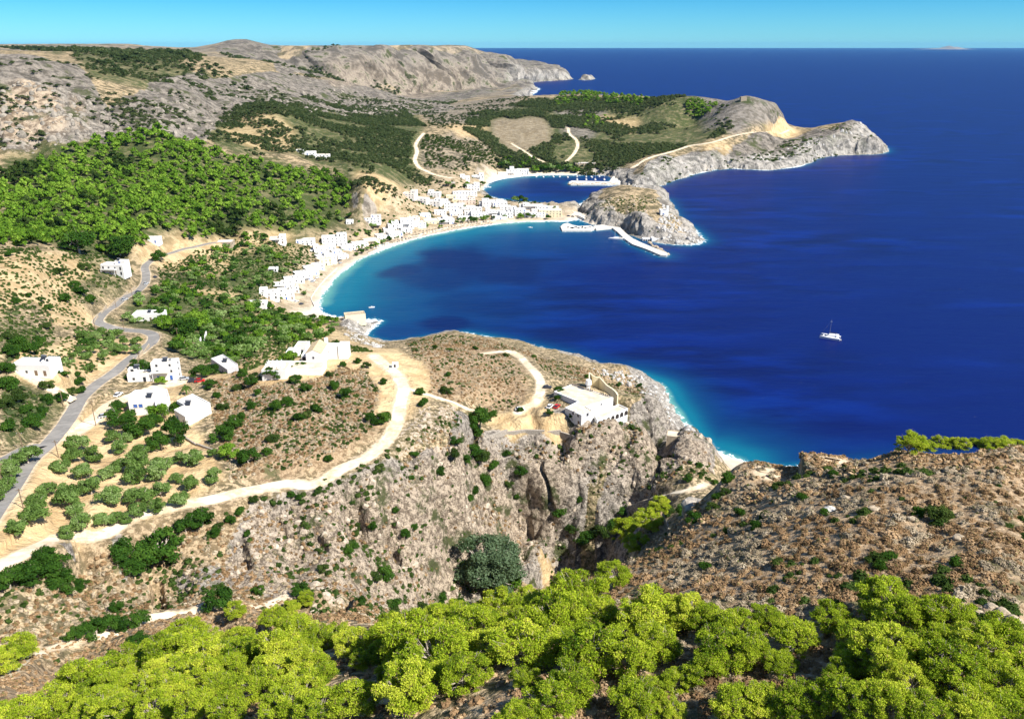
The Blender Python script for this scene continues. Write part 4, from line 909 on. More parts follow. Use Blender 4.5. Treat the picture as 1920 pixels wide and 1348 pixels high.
isg = (fbm(HILL[:,0]/8, HILL[:,1]/8, 829, 3)+np.random.default_rng(9).uniform(-.2,.2,len(HILL)) > .46); print('HILL', len(HILL), len(PLAT) if 'PLAT' in globals() else 0)
nearm = dh < 105
stuff('dry_scrub', kb, HILL[~isgrey & ~isg & nearm], sc_h[~isgrey & ~isg & nearm], M_BROWN, 61)
stuff('dry_scrub', kb2, HILL[~isgrey & ~isg & ~nearm], sc_h[~isgrey & ~isg & ~nearm], M_BROWN, 62)
stuff('grey_scrub', kb, HILL[isgrey & ~isg & nearm], sc_h[isgrey & ~isg & nearm], M_GREYSCRUB, 63)
stuff('grey_scrub', kb2, HILL[isgrey & ~isg & ~nearm], sc_h[isgrey & ~isg & ~nearm], M_GREYSCRUB, 64)
stuff('green_scrub', kb, HILL[isg], sc_h[isg]*1.15, M_SHRUB, 65)
FRONT = scatter("-80 1400;-60 1240;100 1200;330 1150;560 1125;700 1150;1000 1120;1120 1100;1300 1348;1200 1400", 3600, .85, seed=52)
stuff('dry_scrub', kb2, FRONT, 1.2, M_BROWN, 66)
PLAT = scatter("400 690;520 655;660 660;700 690;735 720;725 790;640 870;500 905;430 900;400 780", 6000, .95, seed=53)
PLAT2 = scatter("760 640;870 628;960 650;1060 680;1180 705;1240 750;1300 815;1200 800;1180 740;1050 715;1010 690;960 670;1000 720;990 760;930 770;880 770;780 730", 5000, 1.0, seed=54)
GORGE = scatter("300 1100;330 970;420 945;560 915;640 900;740 850;860 780;930 830;1100 830;1200 800;1330 850;1330 905;1190 940;1050 1010;1000 1060;850 1130;700 1165;450 1120", 5200, 1.0, seed=55, keep=lambda x, y: np.clip(1.1-.45*mget('rock', x, y)+.6*fbm(x/12, y/12, 835, 3), .1, 1))
LOW = scatter("-60 1090;100 1020;330 955;330 1100;480 1130;330 1150;150 1200;-60 1260", 1800, 1.0, seed=56)
mid = np.concatenate([PLAT, PLAT2, GORGE, LOW]); rdm = np.hypot(*(mid.T)); offr = hlook(road_m, mid[:,0], mid[:,1]) < .25; mid = mid[offr & (mget('dirt', mid[:,0], mid[:,1]) < .5)]
q = np.random.default_rng(8).uniform(size=len(mid)) + fbm(mid[:,0]/15, mid[:,1]/15, 841, 3)*.7
stuff('dry_scrub', kb2, mid[q < .46], 1.5, M_BROWN, 67); stuff('grey_scrub', kb2, mid[(q >= .46) & (q < .80)], 1.5, M_GREYSCRUB, 68); stuff('green_scrub', kb2, mid[q >= .80], 1.6, M_SHRUB, 69)
WEST = scatter("-40 470;150 470;250 495;240 540;180 600;250 690;140 760;60 830;-60 880", 2600, 1.4, seed=57, keep=lambda x, y: np.clip(.6+.9*fbm(x/14, y/14, 837, 3), .05, 1)*(hlook(road_m, x, y) < .2))
stuff('olive_green_scrub', kb2, WEST, 2.2, M_SHRUB, 70)
EAST = scatter("400 645;520 640;640 640;700 660;560 670;440 700;380 700", 900, 1.6, seed=58); stuff('olive_green_scrub', kb2, EAST[hlook(road_m, *EAST.T) < .2], 2.2, M_SHRUB, 71)
PLAIN = scatter("430 450;520 450;600 470;560 520;490 560;600 600;560 640;400 650;320 620;250 600;300 540;290 500", 3000, 1.8, seed=59, keep=lambda x, y: np.clip(.55+.9*fbm(x/18, y/18, 839, 3), .05, 1)*(hlook(road_m, x, y) < .2)); stuff('olive_green_scrub', kb2, PLAIN, 2.6, M_SHRUB, 72)
GG = scatter("300 1100;330 970;560 915;740 850;860 780;930 830;1100 830;1200 800;1330 850;1330 905;1190 940;1050 1010;1000 1060;850 1130;700 1165;450 1120", 1100, 1.5, seed=60, keep=lambda x, y: np.clip(.4+1.5*fbm(x/20, y/20, 843, 3), .02, 1)); stuff('olive_green_scrub', kb2, GG, 2.3, M_SHRUB, 73)
VG = scatter("500 575;490 540;540 505;560 460;640 430;720 395;760 350;880 320;925 325;905 350;900 370;1000 375;1050 392;1045 403;960 400;860 412;760 436;690 460;640 485;590 530;570 560", 900, 3.5, seed=75, keep=lambda x, y: np.clip(.45+1.0*fbm(x/25, y/25, 847, 3), .03, 1)*free(x, y)); stuff('village_greenery', kb3, VG, 3.6, M_DARK, 76)
# ---- broken rock on the cliffs and shores
M_ROCKD = simple('dull_grey_rock', (.25,.22,.18), .95, .5, .2)
rk = [rock_kit(650+i) for i in range(7)]
def rocks(s, n, sc, mat, seed, keep=None):
    P = scatter(s, n, 0, seed=seed, keep=keep); P = P[(hlook(road_m, P[:,0], P[:,1]) < .2) & (mget('dirt', P[:,0], P[:,1]) < .25)]
    if len(P): stuff('loose_rock', rk, P, sc*(.35+1.3*np.random.default_rng(seed).uniform(size=len(P))**3), mat, seed, sink=.12, squash=(.6,1.5))
rocks("430 1080;440 950;560 915;660 905;740 870;850 830;1000 820;1120 815;1200 795;1310 812;1335 890;1190 940;1110 990;1030 1060;980 1090;840 1140;700 1150;560 1130", 1500, 2.2, M_ROCKS, 151, lambda x, y: np.clip(.30+1.8*fbm(x/14, y/14, 171, 3), .03, 1))
rocks("560 915;740 790;850 760;870 830;740 880;660 905", 400, 1.5, M_ROCKS, 152)
rocks("1100 690;1180 698;1245 735;1262 765;1292 806;1310 822;1290 815;1240 770;1200 730;1120 700", 900, 2.2, M_ROCKG, 153)
rocks("640 600;712 603;700 612;685 628;695 640;740 645;700 652;650 630", 300, 2.4, M_ROCKG, 154)
rocks("1240 375;1262 405;1290 425;1321 450;1290 460;1240 455;1230 430;1240 400", 420, 3.6, M_ROCKG, 155); rocks("1085 398;1110 385;1150 366;1200 362;1240 378;1230 430;1180 436;1100 414", 300, 2.4, M_ROCKS, 156)
rocks("1168 348;1230 300;1330 290;1480 280;1560 262;1640 256;1662 284;1570 290;1500 311;1350 318;1260 338;1200 351", 1500, 6, M_ROCKG, 157)
rocks("0 170;60 150;190 190;260 250;150 262;0 290", 500, 7, M_ROCKD, 158); rocks("250 205;420 160;640 170;860 200;720 215;520 200;420 235;330 260;250 262", 900, 9, M_ROCKD, 159)
rocks("0 480;100 480;150 540;180 600;100 610;0 560", 260, 1.8, M_ROCKS, 160)
# ---- green bushes one can pick out on the slopes
BU = """624 722 24;619 701 15;643 683 15;672 676 16;686 684 18;718 714 18;789 733 22;794 754 22;838 730 24;520 760 26;538 754 24;560 782 22;577 776 20;591 766 24;695 782 26;722 784 34;706 790 24;510 818 24;500 847 18;617 857 20;713 875 22;778 850 18;848 850 26;885 840 34;903 852 34;825 883 26;925 870 26;905 900 30;890 920 26;948 850 24;975 880 26;952 905 22;1055 958 34;1075 985 30;1090 1005 34;1110 1000 34;1130 990 36;1150 975 34;1165 955 30;1250 955 30;1275 958 34;1300 968 34;1335 948 26;1345 930 22;1360 920 22;1362 893 30;1388 960 22;1415 985 24;1322 1060 26;1460 1055 26;1640 1045 34;1665 1040 28;1760 962 40;1720 958 24;1560 886 22;1650 1060 24;1790 1050 26;1545 960 20;1500 930 26;655 1030 22;664 1022 20;606 1065 20;480 1105 18;545 925 16;560 930 14;475 935 18;450 955 22;430 975 22;410 985 20;465 1000 16;720 1075 34;700 1080 28;740 1130 30;742 1145 20;680 1125 20;830 1120 30;860 1130 30;790 1135 20;700 985 20;760 1000 22;775 985 18;880 935 24;1200 722 12;1160 720 12;1100 706 12;1235 860 22;1240 845 14;1290 895 18;1310 870 14;1340 905 14;770 895 16;742 955 16;970 930 14;1085 935 16;1060 905 14;975 768 14;840 700 14;845 655 12;815 650 12;778 655 12;890 652 12;950 665 12;1000 668 10;470 760 20;455 780 18;485 735 18;500 700 20;478 705 24;455 700 20;445 725 20;40 640 36;20 655 30;60 655 30;75 640 24;20 630 24;90 575 16;30 565 14;55 555 12;75 560 12;120 560 22;140 535 20;110 510 18;160 500 20;150 545 24;170 560 22;85 610 18;20 475 16;35 470 14;10 690 30;15 720 36;8 750 34;30 745 30;50 765 26;80 770 24;95 750 26;115 745 20;60 790 34;20 800 28;90 720 22;120 700 18;150 715 22;155 730 20;135 735 20;145 700 14;240 705 14;420 760 22;405 740 18"""
nb_ = 0
near_b = [b for b in BU.replace('\n', ';').split(';')]
kits_s = [round_kit(700+i, M_DARK, 2.5, 2.6, 10, 260, .26, .12, limbf=.3, rl=(.35,.5)) for i in range(3)] + [round_kit(704, M_SHRUB, 2.5, 2.4, 10, 240, .26, .12, limbf=.3, rl=(.35,.5))]
SH = {}
def area_of(cx, cy):
    if cx > 1340 and cy > 870: return 'on the brown hillside at the right'
    if cx > 1180 and cy > 900: return 'in the shade of the gorge mouth'
    if cx > 1030 and cy > 890: return 'in the dark foot of the gorge'
    if cx > 1090: return 'on the rocky cape by the sea'
    if cx > 860 and cy > 820: return 'on the cliff under the car park wall'
    if cy > 900 and cx > 380: return 'on the rocky left wall of the gorge'
    if cx > 730 and cy > 820: return 'on the gorge rim right of the dirt track'
    if cx > 770: return 'on the cape between the two dirt tracks'
    if cx > 590 and cy < 770: return 'on the slope between chapel and dirt track'
    if cx > 440: return 'on the brown slope below the chapel'
    if cx > 230: return 'behind the front white houses'
    if cy < 600: return 'on the pale eroded slope left of the road'
    if cy < 665: return 'above the white house at the left edge'
    return 'on the green bank left of the main road'
for l in near_b:
    cx, cy, wd = [float(v) for v in l.split()]; loc, wm = from_crown(cx, cy, wd, .3); SH.setdefault(area_of(cx, cy), []).append((cx, cy, wd, loc, wm))
for nm, L in SH.items():
    L.sort(key=lambda q: q[0])
    for i, (cx, cy, wd, loc, wm) in enumerate(L):
        single = bpy.data.objects.new('green_bush', kits_s[(i*5+len(nm)) % 4][0]); put(single); single.location = loc; s = wm/5.1; single.scale = (s, s, s*rnd.uniform(.85, 1.3)); single.rotation_euler = (0,0,rnd.uniform(0,6.28))
        tag(single, '%s dark green bush from the left %s' % (ORD[i] if i < len(ORD) else 'farthest', nm), 'bush', 'green bushes dotted over the dry slopes')
# ---- olive and garden trees of the plain behind the beach
kits_m = [crown_mesh('tree', [M_OLIVE, M_DARK, M_FPINE][i % 3], *lobed(np.random.default_rng(720+i), make_lobes(np.random.default_rng(720+i), 8, 2.6, 3.8, .25, (.34,.5), .8), 60, .55, inner=.15)) for i in range(6)]
graw = {}
for i, mm in enumerate((M_OLIVE, M_DARK, M_FPINE)):
    graw[i] = [lobed(np.random.default_rng(740+3*i+j), make_lobes(np.random.default_rng(740+3*i+j), 6, 2.6, 3.6, .25, (.36,.5), .8), 24, .85, inner=.1) for j in range(3)]
AREAS = [("430 452;470 440;500 445;510 470;560 480;560 500;520 515;490 545;450 560;400 545;360 530;330 500;380 480", 90, 5.2, 'in the orchards behind the beach houses', .75),
         ("200 612;235 570;290 545;350 525;400 560;470 565;560 590;610 600;580 620;500 628;430 645;350 640;305 612;250 606", 150, 4.8, 'on the green plain between road and beach', 1),
         ("320 660;340 640;420 645;500 640;480 665;440 690;400 680;350 675", 50, 4.5, 'behind the white houses under the chapel hill', .9),
         ("480 590;560 585;640 605;600 640;540 650;500 640", 60, 4.5, 'on the bank between beach end and chapel', .8),
         ("100 640;170 612;262 625;250 660;200 680;130 690", 8, 6, 'in the dry field below the road bend', .8),
         ("125 800;150 760;185 728;240 690;262 660;240 665;215 700;170 735;135 775", 34, 3.2, 'in the hedge beside the main road', .9)]
LEAFY = []
for ai, (s, n, md, nm, den) in enumerate(AREAS):
    P = scatter(s, n, md, seed=70+ai, keep=lambda x, y: np.clip(den+.5*fbm(x/25, y/25, 851, 2), 0, 1)*free(x, y))
    for k, (x, y) in enumerate(P):
        s_ = rnd.uniform(.8, 1.45)*(.62 if 'hedge' in nm else 1); ki_ = rnd.choice([0,3,0,1,4,2] if ai != 1 else [0,3,1,4,2,5]); o = single_obj(['olive_tree','leafy_tree','leafy_tree','leafy_tree','olive_tree','hedge_shrub'][ai], kits_m[ki_], (x, y, gz(x,y)-.2), s_, s_*rnd.uniform(.8,1.2), cat='tree', group='trees '+nm); LEAFY.append((o, x, y, ki_ % 3))
# ---- far scrub and trees covering the hills
FARS = [("380 262;420 222;500 190;620 188;760 208;800 240;790 262;780 300;700 330;640 320;560 290;480 290", 4200, 3.5, M_FAR, 1, 1.25),
        ("640 300;700 290;780 320;830 345;760 350;740 385;700 395;640 410;630 370;650 340", 900, 3.5, M_FAR, 1, 1.2),
        ("880 215;960 195;1060 182;1210 185;1350 195;1375 240;1320 268;1250 285;1180 308;1000 320;930 290;870 245", 6000, 3.2, M_FAR, 1, 1.5),
        ("930 300;1180 300;1150 326;1040 326;940 318", 260, 5, M_FAR, 1, 1.6),
        ("100 95;250 100;420 130;480 160;430 200;330 195;260 165;150 120", 1500, 8, M_FAR, 1, 2.2),
        ("0 110;200 130;330 150;480 170;640 170;860 190;800 215;560 200;400 250;250 260;180 250;0 290", 3800, 5, M_FAR, 1, 1.2),
        ("400 100;560 100;850 100;900 130;760 160;560 150", 1300, 10, M_FAR, 1, 2.4),
        ("0 90;350 95;400 120;200 115", 900, 18, M_FAR, 1, 3.5),
        ("790 200;990 180;1000 215;920 240;860 250;800 240", 600, 6, M_FAR, 1, 1.1),
        ("780 255;920 265;930 320;800 320", 900, 5, M_SHRUB, 0, 1.0),
        ("1340 215;1400 188;1470 200;1480 230;1340 250", 500, 6, M_SHRUB, 0, 1.2),
        ("1190 335;1260 295;1380 285;1440 285;1500 260;1620 250;1640 270;1500 300;1350 310;1240 345", 900, 5, M_SHRUB, 0, 1.1),
        ("1100 400;1150 368;1200 365;1240 375;1180 430;1200 442;1240 440;1240 400;1100 410", 500, 2.4, M_SHRUB, 0, .7),
        ("0 560;100 590;60 680;0 700", 60, 4, M_FAR, 1, .8), ("0 470;120 470;250 490;240 530;180 570;60 590;0 560", 260, 3, M_SHRUB, 0, .7),
        ("0 700;60 715;120 750;90 800;0 840", 160, 3, M_FAR, 1, .8)]
for i, (s, n, md, mm, ki, sc) in enumerate(FARS):
    P = scatter(s, n, md, seed=90+i, keep=lambda x, y: np.clip((.52 if n == 6000 else .42)+1.9*fbm(x/(n**.5*1.2+20), y/(n**.5*1.2+20), 861+i, 4), 0, 1)*(hlook(road_m, x, y) < .1)*(mget('field', x, y) < .3))
    if len(P): stuff('hillside_scrub', [(c, f, t) for c, f, t in graw[ki]] if sc > .9 else kb3, P, sc if sc > .9 else sc*4, mm, 110+i, squash=(.6,1.0))
for i, (s, n, lab) in enumerate([("1040 190;1090 176;1140 182;1210 184;1225 195;1170 200;1090 195;1040 205", 320, 'wood'), ("1283 196;1318 190;1345 198;1330 215;1290 217", 110, 'wood2'), ("1100 215;1150 220;1120 245;1090 240", 20, 'w'), ("940 300;1000 300;1010 318;940 320", 14, 'w'), ("580 320;640 330;660 350;640 370;600 350", 40, 'w'), ("150 262;300 245;330 252;280 262", 20, 'w')]):
    P = scatter(s, n, 7, seed=130+i); stuff('pine_wood', fraw, P, 1.0 if i > 1 else 1.35, M_FPINE if i > 1 else M_FPINE, 140+i)
# ------------------------------------------------------------------ building kit
class MB:
    def __init__(s): s.v = []; s.f = []
    def poly(s, pts, faces):
        o = len(s.v); s.v += [tuple(p) for p in pts]; s.f += [tuple(i+o for i in f) for f in faces]; return s
    def box(s, x0, x1, y0, y1, z0, z1):
        return s.poly([(x0,y0,z0),(x1,y0,z0),(x1,y1,z0),(x0,y1,z0),(x0,y0,z1),(x1,y0,z1),(x1,y1,z1),(x0,y1,z1)], [(0,3,2,1),(4,5,6,7),(0,1,5,4),(1,2,6,5),(2,3,7,6),(3,0,4,7)])
    def obox(s, c, ax, hx, hy, z0, z1):            # box turned so that its x axis is ax
        ax = np.array(ax[:2])/np.hypot(*ax[:2]); ay = np.array([-ax[1], ax[0]]); c = np.array(c[:2]); q = [c+ax*a*hx+ay*b*hy for a, b in ((-1,-1),(1,-1),(1,1),(-1,1))]
        return s.poly([(*p, z0) for p in q]+[(*p, z1) for p in q], [(0,3,2,1),(4,5,6,7),(0,1,5,4),(1,2,6,5),(2,3,7,6),(3,0,4,7)])
    def prism(s, P, z0, z1):
        n = len(P); A = sum(P[i][0]*P[(i+1)%n][1]-P[(i+1)%n][0]*P[i][1] for i in range(n))
        if A < 0: P = P[::-1]
        return s.poly([(p[0],p[1],z0) for p in P]+[(p[0],p[1],z1) for p in P], [tuple(range(n))[::-1], tuple(range(n, 2*n))]+[(i,(i+1)%n,n+(i+1)%n,n+i) for i in range(n)])
    def ring(s, P, t, z0, z1):                     # parapet: the outline minus its inset
        n = len(P); A = sum(P[i][0]*P[(i+1)%n][1]-P[(i+1)%n][0]*P[i][1] for i in range(n))
        if A < 0: P = P[::-1]
        P = [np.array(p[:2]) for p in P]; I = []
        for i in range(n):
            e1 = P[i]-P[i-1]; e2 = P[(i+1)%n]-P[i]; e1 = e1/np.hypot(*e1); e2 = e2/np.hypot(*e2); n1 = np.array([-e1[1],e1[0]]); n2 = np.array([-e2[1],e2[0]])
            b = n1+n2; b = b/max(.3, np.dot(b, n1)); I.append(P[i]+b*t)
        o = len(s.v)
        for L, z in ((P, z0), (P, z1), (I, z1), (I, z0)): s.v += [(q[0], q[1], z) for q in L]
        for i in range(n):
            j = (i+1) % n
            for k in range(4): a, b = k*n, ((k+1) % 4)*n; s.f.append((o+a+i, o+a+j, o+b+j, o+b+i))
        return s, [tuple(q) for q in I]
    def cyl(s, x, y, r0, r1, z0, z1, k=10):
        o = len(s.v)
        for r, z in ((r0, z0), (r1, z1)): s.v += [(x+r*math.cos(a*2*math.pi/k), y+r*math.sin(a*2*math.pi/k), z) for a in range(k)]
        s.f += [(o+i, o+(i+1)%k, o+k+(i+1)%k, o+k+i) for i in range(k)]+[tuple(range(o+k, o+2*k)), tuple(range(o+k-1, o-1, -1))]; return s
    def rod(s, a, b, r, k=5):
        co, f = tube([a, b], [r, r], k); o = len(s.v); s.v += [tuple(c) for c in co]; s.f += [tuple(int(i)+o for i in q) for q in f]; return s
    def build(s, name, mat, parent=None, smooth=False):
        me = bpy.data.meshes.new(name); me.from_pydata(s.v, [], s.f); me.materials.append(mat)
        if smooth: me.polygons.foreach_set('use_smooth', [True]*len(me.polygons))
        me.update(); return put(bpy.data.objects.new(name, me), parent)
M_WHITE = simple('whitewash', (.80,.79,.76), .85, .05, .6); M_CREAM = simple('cream_plaster', (.78,.68,.46), .85, .07, .6); M_PINKW = simple('pinkish_plaster', (.74,.60,.50), .85, .07, .6)
M_ROOFW = simple('pale_flat_roof', (.60,.575,.53), .9, .12, .4); M_ROOFT = simple('weathered_tan_roof', (.62,.53,.41), .9, .25, .35); M_STONEB = simple('beige_stone', (.42,.34,.24), .95, .3, .8, .1)
M_GLASS = simple('dark_window', (.030,.035,.045), .3, .3, 2, spec=.5); M_BLUE = simple('blue_paint', (.045,.13,.42), .5, .2, 2); M_SHADE = simple('opening_shade', (.035,.03,.028), .9, .2, 2)  # M_SHADE: the shade inside doorways and arches as a flat dark colour
M_TILE = simple('ochre_roof_tiles', (.60,.46,.27), .9, .2, 1.2, .05); M_WOOD = simple('weathered_wood', (.20,.14,.09), .8, .3, 3); M_METAL = simple('grey_metal', (.35,.36,.38), .4, .1, 3, metal=.6)
M_CONC = simple('pale_concrete', (.62,.59,.53), .9, .12, .3); M_GREYW = simple('grey_plaster', (.50,.49,.50), .9, .1, .5); M_STONEW = simple('grey_dry_stone', (.36,.32,.27), .95, .45, 2.5, .2)
def empty(name, loc, rz=0):
    o = bpy.data.objects.new(name, None); o.location = loc; o.rotation_euler = (0,0,rz); o.empty_display_size = 1; C.collection.objects.link(o); return o
def win(parent, x, y, z, w_, h_, ax, mat=None, name='window', frame=False):
    """opening standing 2 cm proud of a wall; ax: wall direction in the plan of the parent"""
    m = MB(); m.obox((x, y), ax, w_/2, .06, z, z+h_); o = m.build(name, mat or M_GLASS, parent)
    if frame:
        f = MB(); a = np.array(ax[:2])/np.hypot(*ax[:2])
        for s_ in (-1, 1): f.obox((x+a[0]*s_*(w_/2+.05), y+a[1]*s_*(w_/2+.05)), ax, .05, .09, z-.08, z+h_+.08)
        f.obox((x, y), ax, w_/2+.0, .09, z-.08, z-.001); f.obox((x, y), ax, w_/2+.0, .09, z+h_+.001, z+h_+.08); f.build('window_frame', M_BLUE if frame == 'blue' else M_GREYW, o)
    return o
ORDH = ORD
def house(px, py, wpx, hpx, rot=0, depth=.8, wall=None, roof=None, upper=None, label='', name='white_house', door=True, terr=False, group=None, seed=0, mat2=None):
    """cubic house whose front foot shows at (px, py); wpx, hpx: width and wall height in the photo"""
    x, y, z = at(px, py, Z2); d = math.dist((x,y,z), (0,0,H0)); W = wpx*d/F*(1.12 if d > 500 else 1.0); h = hpx*d/F*1.08; h = h*(.86 if d > 500 else 1)/(1+(.75*upper[2] if upper else 0)); D = W*depth; D = min(D, 13)
    r = random.Random(int(px*7+py)); rz = math.radians(rot); root = empty(name, (x, y, z), rz)
    M = wall or M_WHITE; R = roof or M_ROOFW
    b = MB(); P = [(-W/2,0),(W/2,0),(W/2,D),(-W/2,D)]; b.prism(P, -3.0, h-.45); _, I = b.ring(P, .3, h-.449, h)
    levels = [(-W/2, W/2, 0, D, 0, h)]
    rf = MB(); rf.prism(I, h-.448, h-.40)
    if upper:
        side, fw, uh = upper; uh = uh*h; u0 = -W/2+.02 if side == 'l' else W/2-fw*W-.02 if side == 'r' else -fw*W/2; u1 = u0+fw*W; y0 = D*.35
        Pu = [(u0,y0),(u1,y0),(u1,D-.02),(u0,D-.02)]; b.prism(Pu, h-.40, h+uh-.35); _, I2 = b.ring(Pu, .25, h+uh-.349, h+uh); rf.prism(I2, h+uh-.348, h+uh-.30); levels.append((u0, u1, y0, D, h-.4, uh+.4))
    b.build('wall', M, root); rf.build('roof', R, root)
    for li, (x0, x1, y0, y1, zb, hh) in enumerate(levels):
        ns = max(1, round(hh/3.1)); sh = hh/ns; n_ = max(1, int((x1-x0)/3.9))
        for s_ in range(ns):
            for k in range(n_):
                cx = x0+(k+.5)*(x1-x0)/n_+r.uniform(-.3,.3)
                isd = (s_ == 0 and k == n_//2 and door and li == 0) or r.random() < .15
                if isd: win(root, cx, y0-.03, zb+s_*sh+.05, 1.1, 2.1, (1,0), r.choice([M_BLUE, M_WOOD, M_GLASS, M_GLASS]), 'door')
                else: win(root, cx, y0-.03, zb+s_*sh+1.0, r.choice([.8,.9,1.2]), 1.0, (1,0), r.choice([M_GLASS]*6+[M_BLUE]))
            nd = max(1, int((y1-y0)/5))
            for k in range(nd):
                cy = y0+(k+.5)*(y1-y0)/nd
                sx_ = x1+.03 if (rot > 0) else x0-.03
                win(root, sx_, cy, zb+s_*sh+1.0, 1.0, 1.1, (0,1))
    if terr:                                           # slab balcony on posts
        t = MB(); hb = h/2 if h > 5 else h*.85; t.box(-W*.45, W*.2, -2.2, -.001, hb, hb+.18); t.build('balcony', M_CONC, root)
        for q in (-W*.43, W*.18): MB().box(q-.1, q+.1, -2.15, -1.95, -2, hb-.001).build('post', M, root)
        t = MB(); t.box(-W*.45, W*.2, -2.2, -2.1, hb+.181, hb+1.0); t.build('balcony_wall', M, root)
    if r.random() < .5:
        c = MB(); c.cyl(W*.2, D*.6, .45, .45, h-.39, h+.6); c.build('water_tank', M_METAL, root)
    return tag(root, label, 'house', group)
HS = """505 561 30 16 12|l .4 .5|white two storey house with four small windows at the south end of the beach road
525 541 42 9 8|r .5 .5|long white building behind the house at the south end of the beach road
537 562 26 17 14|l .5 .4|white house with a tan terrace near the south end of the beach road
552 549 16 12 20||narrow white house beside the first beach shrubs
560 531 20 11 30|c .6 .5|white house with grey shaded roof above the first beach shrubs
576 526 20 11 36||plain white beach row house next above the shrubs
588 516 20 12 38|l .5 .5|stepped white beach row house in the middle of the steep row
600 507 18 12 40||white beach row house below the cream arcaded house
612 498 22 13 38||C cream beach house with a row of arched openings
619 494 24 17 30|c .5 .3|tall white block above the parked cars on the beach road
633 480 16 10 24||white house with terrace facing the palm garden
604 477 24 15 22|l .4 .5|white house stepping up between the hotel and the beach row
628 461 40 20 12|r .4 .25|three storey white hotel with rows of small windows at the edge of the orchards
520 457 24 13 8|r .4 .5|white villa with blue shades among the orchards
572 460 28 9 6||low white house with a wide pale roof beside the hotel
592 474 18 5 6||low flat white outbuilding below the hotel
478 574 34 6 4||broad flat white roof among dark trees near the beach end
512 509 14 6 6||small white hut among the orchard trees
690 418 40 12 4|r .4 .3|long white guesthouse with a green tree in front
656 421 12 8 6||small white house left of the long guesthouse
742 431 24 14 12|c .5 .4|white house with a blue shaded side wall
764 428 22 17 10||tall plain white block behind the beach trees
763 438 18 9 14||white house with a rounded pale front by the beach trees
720 450 22 9 26||beachfront tavern with a dark open veranda
743 448 24 12 22||white beachfront house with four tiny windows
700 459 24 9 30||C long cream beachfront house behind the tamarisk hedge
678 465 24 9 28||white beachfront house left of the cream one
659 469 14 10 20||white house with a blue gable end by the palms
765 372 22 13 -14|r .4 .6|topmost white house of the stepped terrace below the orange bank
790 381 18 9 -14||middle white house of the stepped terrace below the orange bank
812 387 24 12 -12|r .5 .3|white house with two blue windows at the foot of the stepped terrace
813 370 20 11 -6|l .4 .5|white house behind the foot of the stepped terrace
848 396 26 15 6|l .4 .4|big cream white block beside a dark doorway
846 377 16 10 4||C small cream house behind the big cream white block
857 383 12 9 4||C narrow yellow house in the middle of the village
872 367 40 7 4||long low white house at the back of the village
876 383 28 10 4|r .4 .3|P pinkish flat roofed house in the middle of the village
878 397 22 9 6||white house behind the tall palm
879 405 14 9 6||white house with a framed terrace left of the big tavern
900 410 28 12 8|l .5 .4|large plain white tavern behind the promenade
874 414 24 6 10||low white restaurant with a terrace on the promenade
838 421 26 13 16|c .4 .3|white house with one window above the promenade hedge
810 420 24 7 18||C low cream house between two white beach houses
786 427 24 12 20|l .5 .4|white house with a grey side wall by the promenade
872 338 16 9 4|l .5 .5|left white house of the hillside pair behind the small beach
896 336 20 9 4|r .4 .5|right white house of the hillside pair behind the small beach
886 357 24 12 4|r .4 .4|white house just above the small beach road
846 348 14 5 4||T low beige shed on the slope behind the village
943 331 15 7 4||white house with blue shades at the left of the villa above the small beach
960 329 18 14 2|c .4 .5|tall white villa with a pointed top storey above the small beach
980 328 20 10 0||white flat roofed wing right of the tall villa
918 389 24 14 6|l .5 .3|white house with a grey side wall facing the small bay
938 389 24 12 4|c .5 .4|white stepped house facing the small bay
926 404 26 12 8|l .3 .5|white house with blue awnings beside the promenade
950 409 22 13 6|r .4 .2|white house with small square windows at the promenade bend
963 405 10 18 4||narrow tall white house with a side stair
976 406 18 14 4||white guesthouse with blue balconies beside the narrow tall house
1000 393 34 10 2|l .3 .5|long white house with roof huts at the back of the isthmus
1003 408 34 13 2|c .3 .3|white hotel with blue balcony columns on the isthmus beach
1032 408 38 14 0||C wide cream hotel at the end of the isthmus beach
830 383 18 8 2||low white house between the stepped terrace and the big cream block
866 376 20 8 4||white house behind the pinkish house
893 398 20 9 6|l .5 .3|white house behind the large tavern
908 388 16 9 6||white house just left of the houses facing the small bay
856 405 22 9 8|r .5 .3|white house above the low restaurant
862 392 16 9 6||white house left of the palm house
826 404 20 8 8||white house behind the one window house
948 396 18 9 4||white house squeezed behind the promenade bend
984 392 18 8 2||white house right of the narrow tall house
1016 396 22 8 2||white house behind the isthmus hotel
1038 396 18 7 0||white house at the back of the cream hotel
936 412 22 6 4||low white cafe with a pale awning on the promenade
798 408 18 6 14||low white house at the foot of the bare bank
776 416 20 8 14||white house behind the grey sided promenade house
730 436 18 7 16||low white house behind the veranda tavern
650 470 16 8 26||white house at the palm garden
644 486 18 8 30||low white house by the parked cars
618 473 22 10 20||white house in front of the hotel
583 509 18 9 34||white house behind the middle of the steep row
566 520 20 9 30||white house behind the first shrubs row
547 531 22 9 20||white house behind the narrow beach end house
605 488 18 9 30||white house above the cream arcaded house
573 291 30 8 6|l .4 .6|white villa on the hillside above the pine wood
604 298 22 7 4||low white annex below the hillside villa
1098 312 34 6 2||T low beige stone house behind the small harbour
212 515 36 22 -8|r .45 .3|white three level house under the wood beside the main road
277 602 44 13 4||white bungalow among olive trees in the road bend
60 704 64 19 -4|r .3 .15|long white house with blue shutters at the left edge
262 716 38 18 6|l .4 .45|white two tier house at the roadside with an open veranda
311 713 42 30 6||white two storey house with square windows behind the courtyard
285 456 20 9 4||small white house at the top bend of the road
420 461 24 7 4||T low ruined stone house at the orchard edge"""
